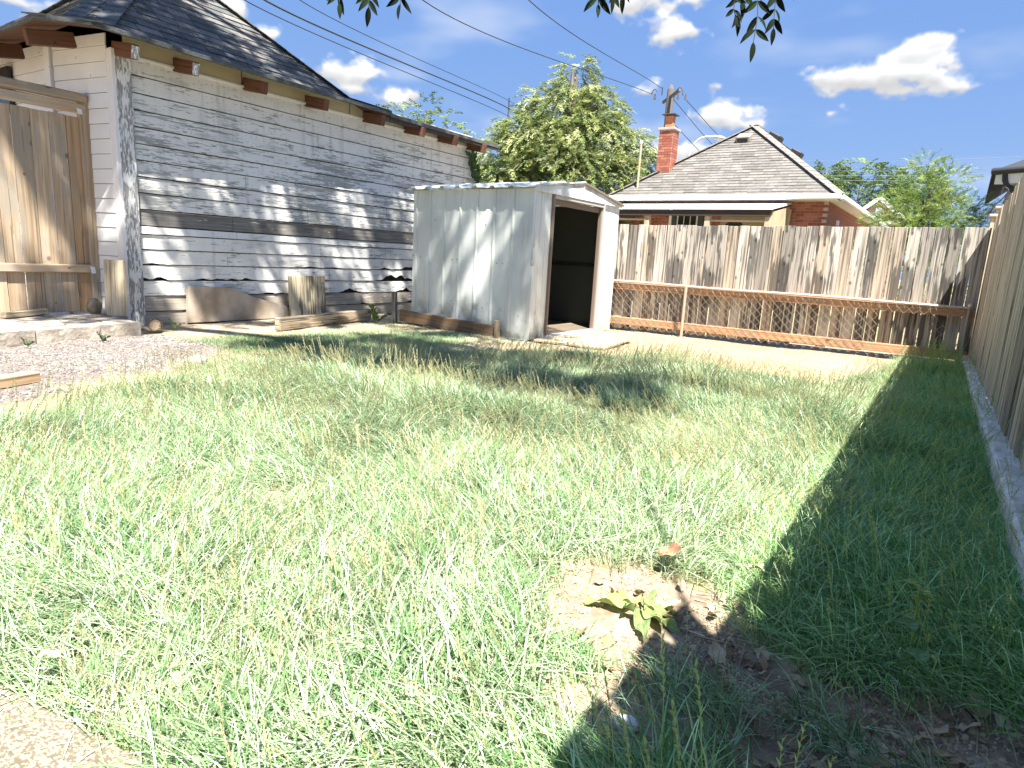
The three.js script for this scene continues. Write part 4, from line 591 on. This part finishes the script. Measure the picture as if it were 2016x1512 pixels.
for (const [x, z, h, w, l, sd] of [[-8.4, -46, 8.0, 1.5, 'leftmost dark green tree in the far row right of the brick house', 1], [-6.4, -47, 8.3, 1.7, 'middle tree in the far row right of the brick house', 2], [-3.9, -49, 8.0, 1.6, 'rightmost far tree, partly behind the feathery evergreen bush', 3]])
  tree('far_tree', l, 'tree', [x, 0, z], [[0, 0, 0, .3], [0, 3, 0, .2], [0, 5, 0, .1]], [[0, h - .9, 0, w * .6, .8, w * .6], [-w * .5, h - 1.7, .2, w * .7, 1, w * .7], [w * .5, h - 1.6, .2, w * .7, 1, w * .7], [0, h - 2.6, .5, w, 1.2, w], [-w * .4, h - 3.8, .6, w * .8, 1.2, w * .8], [w * .4, h - 3.9, .6, w * .8, 1.2, w * .8]], { seed: 410 + sd, sprays: decid, density: 50, gap: .40, freq: .9, size: 1.5, colors: [[.13, .21, .06], [.10, .17, .05], [.17, .25, .08]] });
// the tall tree behind the viewpoint whose crown, far above the view, dapples wall and grass
tree('shade_tree', 'tall broadleaf tree outside the view whose high crown dapples the garage wall', 'tree', [-13.5, 0, .8], [[0, 0, 0, .34], [.3, 4, -.2, .3], [1, 8, -.8, .2], [2.2, 10.8, -1.8, .08]],
  [[10.2, 13, -1.1, 1.2, 0.9, 1.0], [10.2, 13.1, -2.6, 1.3, 0.9, 1.1], [10.2, 13, -4.1, 1.3, 0.9, 1.1], [10.1, 13.2, -5.6, 1.2, 0.9, 1.0], [8.3, 13, -2.9, 1.4, 0.9, 1.3], [7.6, 13.2, -2.0, 1.4, 0.9, 1.2], [9.4, 12.8, -0.1, 0.9, 0.7, 0.8], [13.5, 13, -1.5, 1.0, 0.7, 0.7], [15.5, 12.8, -1.9, 0.9, 0.6, 0.6], [12.75, 13, -3.9, 0.9, 0.7, 0.8], [14.6, 13.1, -1.6, 0.7, 0.6, 0.5], [15.5, 12.7, -1.9, .9, .6, .6], [12.9, 13.0, -4.0, .8, .6, .7], [14.6, 12.9, -1.6, .7, .6, .5], [13.5, 12.8, -1.5, .9, .6, .7]], { seed: 421, sprays: decid, density: 30, gap: .44, freq: 1.3, size: 1.5, inner: .2, colors: [[.12, .19, .05], [.09, .15, .04]] });
{ // a second tree stands by the right fence; its low twigs hang into the view
  const s = tree('ash_tree', 'tree at right whose dark leafy twigs hang down into the top edge', 'tree', [2.3, 0, 1.7], [[0, 0, 0, .16], [-.05, 1.6, -.1, .14], [-.2, 3.2, -.3, .09], [0, 4.6, -.2, .04]], [[.2, 4.7, -.1, 1.1, .8, 1], [-.4, 4.1, -.3, .8, .6, .8]], { seed: 431, sprays: decid, density: 60, gap: .4, size: .9, colors: [[.05, .085, .025]] });
  const X = (p) => [p[0] - 2.3, p[1], p[2] - 1.7];
  part(s, 'limb', merge([limb([[-.1, 2.4, -.2, .06], [...X([.9, 2.95, -.5]), .012], [...X([-.1, 2.85, -1.9]), .006], [...X([-.8, 2.45, -2.8]), .004]], 7), limb([[...X([.1, 2.88, -1.6]), .006], [...X([-.7, 2.8, -2.0]), .005], [...X([-1.35, 2.5, -2.5]), .004]], 6), limb([[...X([-.5, 2.82, -1.9]), .005], [...X([-1.5, 2.75, -1.9]), .005], [...X([-2.15, 2.4, -1.9]), .004]], 6)]), BARK);
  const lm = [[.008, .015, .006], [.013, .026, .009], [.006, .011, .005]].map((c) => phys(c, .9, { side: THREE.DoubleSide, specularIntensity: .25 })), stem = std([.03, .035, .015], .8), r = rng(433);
  const leaflet = (k) => { const g = new G(), uv = (q) => [q[0], q[1]], N = 6, W = (t) => .5 * Math.pow(Math.sin(Math.PI * Math.pow(t, .8)), .9) * .30, pt = (t, w) => [w * W(t), -t + 0, .10 * Math.sin(t * 2.6) * k + Math.abs(w) * W(t) * .35]; for (let i = 0; i < N; i++) { const a = i / N, b = (i + 1) / N; for (const q of [-1, 1]) g.quad(pt(a, 0), pt(a, q), pt(b, q), pt(b, 0), uv); } return g.done(); }, lg = [leaflet(1), leaflet(-.8), leaflet(1.6), leaflet(.4)];
  const twigs = { right: [[[-0.895,2.296,-2.952],[-0.889,2.15,-2.921],[-0.873,2.026,-2.902],[-0.87,1.926,-2.879]],[[-0.996,2.304,-2.975],[-0.988,2.176,-2.95],[-0.983,2.08,-2.93],[-0.967,2.044,-2.932]],[[-0.845,2.315,-3.031],[-0.837,2.189,-3.005],[-0.829,2.073,-2.983],[-0.821,2.0,-2.971]],[[-0.771,2.391,-3.169],[-0.79,2.303,-3.135],[-0.792,2.226,-3.115]],[[-0.98,2.336,-3.019],[-0.977,2.229,-2.994],[-0.969,2.132,-2.977]]], left: [[[-2.456,2.311,-2.013],[-2.423,2.183,-2.005],[-2.405,2.097,-1.996],[-2.388,2.033,-1.993]],[[-2.329,2.335,-2.091],[-2.305,2.185,-2.071],[-2.282,2.078,-2.061],[-2.271,2.019,-2.054]],[[-2.367,2.437,-2.334],[-2.353,2.298,-2.311],[-2.334,2.184,-2.296],[-2.32,2.115,-2.289]]], middle: [[[-1.481,2.302,-2.556],[-1.449,2.178,-2.548],[-1.43,2.106,-2.543],[-1.421,2.046,-2.535]],[[-1.417,2.303,-2.592],[-1.397,2.2,-2.581],[-1.386,2.127,-2.571],[-1.376,2.08,-2.566]],[[-1.445,2.416,-2.827],[-1.442,2.305,-2.802],[-1.437,2.216,-2.784],[-1.433,2.167,-2.775]]] };
  for (const [where, list] of Object.entries(twigs)) {
    const lift = (p) => { const q = X(p); q[1] += .05; return q; }, tw = new THREE.Group(); tw.name = 'hanging_twig'; tw.userData.label = `${where === 'middle' ? 'small dark middle' : where === 'left' ? 'black left' : 'longest, greener right-hand'} cluster of hanging leaflets`; s.add(tw);
    const top = X([list.reduce((a, l) => a + l[0][0], 0) / list.length, list[0][0][1] + .18, list.reduce((a, l) => a + l[0][2], 0) / list.length]);
    for (const l of list) { const pts = [top, ...l.map(lift)]; part(tw, 'leaf_stem', tube(pts, .0018, 5, 20), stem); const c = new THREE.CatmullRomCurve3(pts.map((p) => new THREE.Vector3(...p)));
      for (let i = 0; i < 6; i++) for (const sd of i === 5 ? [0] : [-1, 1]) { const p = c.getPoint(.35 + .65 * i / 5), m = part(tw, 'leaflet', lg[(i + (sd > 0 ? 1 : 2)) % 4], pick(r, lm), p.toArray()); m.rotation.set((r() - .5) * .7, .6 + (r() - .5) * 1.6, sd * (.45 + r() * .5) + (r() - .5) * .2, 'YXZ'); m.scale.setScalar(.062 + r() * .03); } }
  }
}
// ---------- grass ----------
function clump(seed, n, rad, lo, hi, lean, w, colors, seedheads = 0) {
  const r = rng(seed), pos = [], nor = [], col = [];
  const tri = (a, b, c, k) => { const u = [b[0] - a[0], b[1] - a[1], b[2] - a[2]], v = [c[0] - a[0], c[1] - a[1], c[2] - a[2]], m = unit(cross(u, v)); for (const q of [a, b, c]) { pos.push(...q); nor.push(...m); col.push(...k); } };
  const ribbon = (P, W, side, k) => { for (let i = 0; i < P.length - 1; i++) { const a = W[i] / 2, b = W[i + 1] / 2, A = [P[i][0] - side[0] * a, P[i][1], P[i][2] - side[2] * a], B = [P[i][0] + side[0] * a, P[i][1], P[i][2] + side[2] * a], C = [P[i + 1][0] + side[0] * b, P[i + 1][1], P[i + 1][2] + side[2] * b], E_ = [P[i + 1][0] - side[0] * b, P[i + 1][1], P[i + 1][2] - side[2] * b]; tri(A, B, C, k); if (b > 1e-4) tri(A, C, E_, k); } };
  for (let i = 0; i < n; i++) {
    const a = r() * 6.283, q = Math.sqrt(r()) * rad, b = [Math.cos(a) * q, -.01, Math.sin(a) * q], L = lo + (hi - lo) * r(), le = lean * (.35 + r() * .9), az = r() < .6 ? (r() - .5) * 1.8 : r() * 6.283, d = [Math.sin(az), 0, Math.cos(az)], tw = az + 1.57 + (r() - .5) * 1.2, side = [Math.sin(tw), 0, Math.cos(tw)], k = pick(r, colors), v = .8 + r() * .4;
    const P = [0, .4, .75, 1].map((t) => [b[0] + d[0] * L * le * t * t, b[1] + L * (t - le * .52 * t * t), b[2] + d[2] * L * le * t * t]), ww = w * (.7 + r() * .6);
    ribbon(P, [ww * .8, ww, ww * .65, 0], side, k.map((c) => c * v));
  }
  for (let i = 0; i < seedheads; i++) {
    const a = r() * 6.283, q = Math.sqrt(r()) * rad, L = hi * (1.15 + r() * .7), le = .15 + r() * .5, az = (r() - .5) * 2.4, d = [Math.sin(az), 0, Math.cos(az)], side = [d[2], 0, -d[0]], k = pick(r, [[.42, .40, .22], [.34, .36, .17], [.5, .46, .28]]), at = (t) => [Math.cos(a) * q + d[0] * L * le * t * t, L * (t - le * .4 * t * t), Math.sin(a) * q + d[2] * L * le * t * t];
    ribbon([0, .35, .7, 1].map(at), [.0016, .0016, .0013, .001], side, k); ribbon([0, .35, .7, 1].map(at), [.0014, .0014, .0012, .001], d, k);
    for (let j = 0; j < 9; j++) { const t = .70 + j * .034, p = at(t), s = j % 2 ? 1 : -1, e = [p[0] + side[0] * s * .006 + d[0] * .006, p[1] + .010, p[2] + side[2] * s * .006 + d[2] * .006]; tri(p, [p[0] + d[0] * .003, p[1] + .004, p[2] + d[2] * .003], e, k); tri(p, e, [p[0] - side[0] * .002, p[1] + .007, p[2] - side[2] * .002], k); }
  }
  const g = new THREE.BufferGeometry(); g.setAttribute('position', new THREE.Float32BufferAttribute(pos, 3)); g.setAttribute('normal', new THREE.Float32BufferAttribute(nor, 3)); g.setAttribute('color', new THREE.Float32BufferAttribute(col, 3)); return g;
}
const GREEN = [[.20, .325, .145], [.31, .425, .245], [.11, .215, .08], [.45, .54, .40], [.22, .345, .155]], STRAW = [[.62, .59, .44], [.48, .46, .33], [.72, .69, .55]];
const gm = phys([1, 1, 1], .9, { vertexColors: true, transmission: .35, thickness: 0, side: THREE.DoubleSide, specularIntensity: .6 }), gs = std([1.1, 1.1, 1.1], .38, { vertexColors: true, side: THREE.DoubleSide });
{
  const lush = [clump(501, 44, .10, .10, .24, 1.15, .0042, [...GREEN, ...GREEN, STRAW[0]]), clump(502, 42, .11, .09, .21, 1.0, .0036, [...GREEN, ...GREEN, ...STRAW.slice(0, 2)]), clump(503, 40, .09, .08, .2, 1.25, .0046, [...GREEN, ...GREEN, STRAW[1]], 1)];
  const mid = [clump(511, 44, .11, .06, .16, 1.0, .0034, [...GREEN, ...GREEN, ...STRAW.slice(0, 2)]), clump(512, 36, .12, .05, .14, .9, .003, [...GREEN, ...GREEN, ...STRAW]), clump(513, 26, .10, .06, .15, .6, .003, [...GREEN, ...STRAW], 4)];
  const short = [clump(521, 34, .12, .02, .06, .8, .0032, [...GREEN, ...STRAW.slice(0, 1)]), clump(522, 30, .13, .02, .05, 1, .003, [...GREEN, ...STRAW])], dry = [clump(531, 26, .13, .015, .05, 1.3, .003, [...STRAW, [.52, .43, .26]]), clump(532, 22, .14, .01, .04, 1.5, .003, [...STRAW, ...STRAW, GREEN[3]])];
  const lists = { lush: [[], [], []], mid: [[], [], []], short: [[], []], dry: [[], []] }, r = rng(541), put = (k, x, z, s, c, sy = 1) => { const l = lists[k], yaw = f2(x * .8, z * .8, 2, 551) * 12 + (r() - .5) * 2; pick(r, l).push([[x, ground(x, z), z], yaw, 0, 0, [s, s * sy, s], c]); };
  const cell = .056;
  for (let x0 = -7.1; x0 < .36; x0 += cell) for (let z0 = -9.75; z0 < .35; z0 += cell) {
    const x = x0 + r() * cell, z = z0 + r() * cell, l = lawn(x, z), so = soil(x, z), n = f2(x * 1.5, z * 1.5, 3, 561), n5 = f2(x * 5, z * 5, 3, 563); if (z > -.40 - .19 * (x + 1.66)) continue; // patio
    if (gravelZone(x, z) > .35) { if (r() < .02 * sstep(.5, .75, n5) * 4) put('short', x, z, 1, [.8, .85, .8]); continue; }
    const v = .85 + .3 * n5, c = [v * lerp(1.08, .95, n), v, v * .95];
    const shade = sstep(-.6, -.1, x) ; // the strip along the fence grows greener
    if (l > -.05 && r() > so * 1.7) {
      const thin = sstep(.28, .55, n5 + .1) ; if (r() > .55 + .45 * thin) continue;
      const edge = sstep(-.1, .5, l), tall = clamp(.15 + .75 * clamp((n - .5) * 2.2 + .5) + .35 * shade) * (.65 + .35 * edge) * (so > .05 ? .8 : 1);
      const k = r() < .45 + .5 * (z > -2.6 ? .35 : -.1) + shade * .2 ? 'lush' : 'mid'; const g = [c[0] * lerp(1, .9, shade), c[1] * lerp(1, 1.25, shade), c[2] * lerp(1, .75, shade)]; put(k, x, z, .72 + tall * .45, g, .75 + .5 * tall);
    } else if (l <= -.05 && so < .4) {
      const bz = beige(x, z), dust = sstep(-6.6, -7.0, x), green = sstep(1.15, .7, E(x, z, -5.75, -4.7, .75, 1.75, .25) + wob(x, z, 3, 9) * .5);
      if (r() < green) put('short', x, z, 1.15, [c[0] * .75, c[1] * .9, c[2] * .8], 1.35); else if (r() < (.5 - bz * .42) * (1 - dust) * (z > -9.3 ? 1 : .2)) put('short', x, z, .9, c, .8); else if (r() < .28 * (1 - dust * .6)) put('dry', x, z, 1, [1, 1, 1]);
    } else if (r() < .03 && so > .3) put('dry', x, z, .9, [.9, .85, .8]);
  }
  // separate long tufts on the bare soil
  for (const [x, z, s] of [[-4.15, -1.3, 1.2], [-4.05, -1.42, 1.1], [-4.3, -1.2, 1.1], [-4.0, -1.2, 1.2], [-4.2, -1.5, 1], [-.42, -1.45, 1], [-.36, -1.5, .8], [-.3, -1.33, 1], [-.12, -1.62, .9], [-.08, -1.56, .8], [.02, -1.9, 1], [-.72, -1.42, .9], [-.66, -1.36, .9], [-.2, -1.95, .7], [.12, -1.5, 1]]) for (let k = 0; k < 3; k++) put('lush', x + (r() - .5) * .08, z + (r() - .5) * .08, s * .85, [.85, 1, .8], 1);
  const lawnG = thing('lawn_grass', 'long tangled green and straw-coloured grass covering the yard', 'grass'); lawnG.userData.kind = 'stuff';
  lists.lush.forEach((l, i) => instances('grass_blades', lush[i], i === 1 ? gs : gm, l, lawnG)); lists.mid.forEach((l, i) => instances('grass_blades', mid[i], i === 1 ? gs : gm, l, lawnG));
  lists.short.forEach((l, i) => instances('short_grass', short[i], gm, l, lawnG)); lists.dry.forEach((l, i) => instances('dry_grass', dry[i], gs, l, lawnG));
  console.log('clumps', Object.entries(lists).map(([k, v]) => k + ':' + v.map((q) => q.length)).join(' '));
}
// ---------- gravel, litter, small plants ----------
let stone2;
{
  const r = rng(601), stone = (sd) => { const g = new THREE.IcosahedronGeometry(1, 1), p = g.attributes.position; for (let i = 0; i < p.count; i++) { const k = .7 + .6 * n3(p.getX(i) * 1.7 + sd, p.getY(i) * 1.7, p.getZ(i) * 1.7); p.setXYZ(i, p.getX(i) * k, p.getY(i) * k * .6, p.getZ(i) * k * .8); } g.computeVertexNormals(); return g; }, gl = [[], [], []];
  for (let i = 0; i < 30000; i++) { const x = -7.2 + r() * 3.2, z = -3.7 + r() * 3.4; if (r() > gravelZone(x, z) * (.35 + .9 * sstep(.4, .6, f2(x * 1.2, z * 1.2, 2, 611)))) continue; const c = .13 + r() * .18; gl[i % 3].push([[x, ground(x, z) + .002, z], r() * 6, r(), r(), .006 + r() * r() * .014, [c * 1.04, c * (.9 + r() * .06), c * (.80 + r() * .1)]]); }
  stone2 = stone;
  const g = thing('gravel', 'pale pinkish gravel bed before the stone landing at left', 'gravel'); g.userData.kind = 'stuff'; gl.forEach((l, i) => instances('stones', stone(i * 5), std([1, 1, 1], .95), l, g));
}
const leafGrid = (len, wid, curl, wave, seed, nx = 4, nz = 8) => { const g = new G(), uv = (q) => [q[0] / wid + .5, q[2] / len], r = rng(seed), ph = r() * 6, pt = (i, j) => { const t = j / nz, s = (i / nx - .5) * 2, w = wid / 2 * Math.pow(Math.sin(Math.PI * Math.pow(t, .75) * .985 + .02), .8); return [s * w, Math.abs(s) * w * .35 + curl * len * t * t + Math.sin(t * 9 + s * 2 + ph) * wave * (Math.abs(s) * .8 + .2), t * len]; }; for (let j = 0; j < nz; j++) for (let i = 0; i < nx; i++) g.quad(pt(i, j), pt(i + 1, j), pt(i + 1, j + 1), pt(i, j + 1), uv); return g.done(); };
{
  const r = rng(621), lg = [leafGrid(.06, .035, .25, .006, 1, 3, 4), leafGrid(.055, .03, -.2, .008, 2, 3, 4), leafGrid(.05, .04, .5, .006, 3, 3, 4)], ll = [[], [], []], tw = [];
  for (let i = 0; i < 6000; i++) { const x = -2.2 + r() * 2.55, z = -2.15 + r() * 1.9, so = soil(x, z), near = sstep(.35, .1, Math.abs(z + .41 + .19 * (x + 1.66) + .07)); if (r() > Math.max(so * sstep(-.6, .0, x) * .6, near * .35 * (x < -.9 ? 1 : 0), so * .12) || z > -.41 - .19 * (x + 1.66) - .02) continue; const c = pick(r, [[.42, .31, .19], [.30, .21, .12], [.52, .42, .28], [.22, .15, .09], [.58, .5, .36]]); (r() < .35 ? tw : ll[i % 3]).push([[x, ground(x, z) + .006, z], r() * 6.28, (r() - .5) * .8, (r() - .5) * 1.2, .5 + r() * .8, c]); }
  const cl = [[], []]; for (let i = 0; i < 40000; i++) { const x = -1.3 + r() * 1.65, z = -2.2 + r() * 1.3, so = soil(x, z); if (r() > so * sstep(.38, .62, f2(x * 7, z * 7, 3, 631)) + so * .06) continue; const c = .7 + r() * .7; cl[i % 2].push([[x, ground(x, z) + .001, z], r() * 6, r(), r(), .003 + r() * r() * r() * .013, [.36 * c, .28 * c, .195 * c]]); }
  const cg = thing('soil_crumbs', 'crumbled dry brown soil on the bare patch of yard', 'soil'); cg.userData.kind = 'stuff'; cl.forEach((l, i) => instances('crumbs', stone2(i * 7), std([1, 1, 1], 1), l, cg));
  const g = thing('leaf_litter', 'dry brown leaf litter and straw bits scattered on the bare soil', 'leaf litter'); g.userData.kind = 'stuff'; const m = std([1, 1, 1], .85, { side: THREE.DoubleSide }); ll.forEach((l, i) => instances('dry_leaves', lg[i], m, l, g)); instances('straw_bits', new THREE.CylinderGeometry(.0018, .0012, .12, 4).rotateX(1.57), m, tw, g);
  const vein = texture(128, 256, (u, v, o) => { const a = Math.abs(u - .5), rib = a < .03 ? .35 : 0, side = Math.abs(((v * 7 + a * 5) % 1) - .5) < .07 ? .2 : 0, b = fp(u, v, 6, 6, 4, 231); o[0] = (.75 + .4 * b + rib + side) * .8; o[1] = (.7 + .45 * b + rib + side) * .8; o[2] = (.75 + .2 * b + rib + side) * .7; const h = fp(u, v, 9, 9, 3, 233); if (h > .72) { o[0] = .5; o[1] = .36; o[2] = .2; } });
  const dg = (c, ro = .6) => phys(c, ro, { side: THREE.DoubleSide, transmission: .25, thickness: 0, map: vein });
  const weed = thing('broadleaf_weed', 'low broad-leaved weed with pale green leaves on the bare soil', 'weed', [-.68, 0, -1.76]); const wm = [dg([.48, .60, .24], .8), dg([.36, .48, .18], .8), dg([.25, .36, .14], .8)];
  [[2.6, .14, .085, -.15, 0], [-1.1, .15, .07, -.1, 1], [1.0, .12, .055, .1, 1], [-2.2, .12, .08, -.2, 0], [-.1, .08, .04, .35, 2], [1.9, .10, .05, .1, 2], [.5, .15, .05, -.15, 2], [-1.7, .09, .045, .2, 1], [3.0, .08, .04, .3, 2], [1.45, .13, .05, -.2, 1]].forEach(([yaw, l, w, c, k], i) => part(weed, 'leaf', leafGrid(l, w, c, .013, 640 + i, 6, 12), wm[k], [Math.sin(yaw) * .02, .02 + ground(-.68, -1.76), Math.cos(yaw) * .02], [-.1 - r() * .2, yaw, 0]));
  solo('dead_leaf', leafGrid(.085, .06, .6, .01, 661), std([.40, .22, .13], .8, { side: THREE.DoubleSide }), 'curled reddish brown dead leaf above the bare soil', 'leaf', [-.74, .055, -2.04], [-.1, 1.8, .5]);
  solo('pale_leaf', leafGrid(.06, .05, .1, .006, 663), std([.5, .55, .28], .7, { side: THREE.DoubleSide }), 'pale green fallen leaf at the shadow edge, right of the dead leaf', 'leaf', [-.4, .16, -1.923], [-.3, .9, .1]);
  solo('pale_leaf', leafGrid(.05, .03, .1, .004, 664), std([.62, .5, .32], .7, { side: THREE.DoubleSide }), 'pale tan fallen leaf in the grass near the patio corner', 'leaf', [-1.6, .10, -.47], [-.2, 2.2, .1]);
  const cm = dg([.13, .30, .10], .6); for (const [x, z, y, l] of [[.02, -1.783, .20, 'upper three-leaved clover in the shaded grass at right'], [.048, -1.682, .18, 'lower three-leaved clover, below the other at right']]) { const c = thing('clover', l, 'clover', [x, y, z]); for (let i = 0; i < 3; i++) part(c, 'leaf', leafGrid(.03, .032, .08, .001, 670 + i, 4, 5), cm, [0, 0, 0], [.05, i * 2.1 + .5, 0]); part(c, 'stalk', tube([[0, 0, 0], [.005, -.06, .005], [0, -y, 0]], .0012, 5), cm); }
  const sp = thing('seedling', 'bright yellow-green seedling rising from the shaded grass at right', 'seedling', [.029, 0, -1.885]), sm_ = dg([.34, .50, .08], .6); part(sp, 'stalk', tube([[0, 0, 0], [.005, .12, 0], [0, .26, .01]], .0025, 6), sm_); for (let i = 0; i < 5; i++) part(sp, 'leaf', leafGrid(.05, .028, .1, .002, 680 + i), sm_, [0, .23 + i * .012, .01], [-.5 + i * .1, i * 1.4, 0]);
  for (const [x, z, s, l] of [[.02, -1.86, .012, 'small white pebble at the grass edge, left of the lower clover'], [-.5, -1.28, .028, 'white stone among grass tufts near the bottom edge'], [-.5, -1.52, .02, 'small white stone in the middle of the bare soil']]) { const g2 = new THREE.IcosahedronGeometry(1, 2), p = g2.attributes.position; for (let i = 0; i < p.count; i++) { const k = .75 + .5 * n3(p.getX(i) * 1.5 + x * 9, p.getY(i) * 1.5, p.getZ(i) * 1.5); p.setXYZ(i, p.getX(i) * k * s, p.getY(i) * k * s * .6, p.getZ(i) * k * s * .8); } g2.computeVertexNormals(); solo('pebble', g2, std([.78, .77, .76], .8), l, 'pebble', [x, ground(x, z) + s * .3, z]); }
  // weeds at the foot of things
  const plant = (x, z, n, h, l, sd, c, y = 0, name = 'weed') => { const q = thing(name, l, name, [x, y, z]), g3 = spray(sd, n * 2, h, h * .26, h * .12, .1, 1).rotateX(-1.25); part(q, 'foliage', g3, dg(c, .8)); part(q, 'foliage', spray(sd + 1, n * 2, h * .9, h * .25, h * .11, .3, 1).rotateX(-.9).rotateY(2.1), dg(c.map((k) => k * .8), .8)); part(q, 'foliage', spray(sd + 2, n * 2, h * .8, h * .25, h * .11, .3, 1).rotateX(-.8).rotateY(4.2), dg(c, .8)); };
  plant(-7.0, -6.55, 30, .26, 'bushy dark green weed before the long grey timber edging', 701, [.09, .19, .05]); plant(-7.0, -2.85, 20, .10, 'low green weed along the front edge of the stone landing', 711, [.05, .11, .03], .0); plant(-6.98, -2.2, 18, .09, 'small green weed at the left part of the landing edge', 721, [.06, .12, .035], .0); plant(-7.55, -3.85, 10, .13, 'small upright weed beside the cut log at the garage foot', 731, [.14, .24, .06]); plant(-6.72, -6.92, 10, .11, 'straggly weed by the stake at the left foot of the shed', 741, [.16, .22, .06]);
  plant(-8.0, -10.05, 26, .55, 'green vine leaves at the far garage corner above the shed', 761, [.08, .17, .06], 2.4, 'vine');
}
renderer.setSize(1024, 768);
renderer.render(scene, camera);
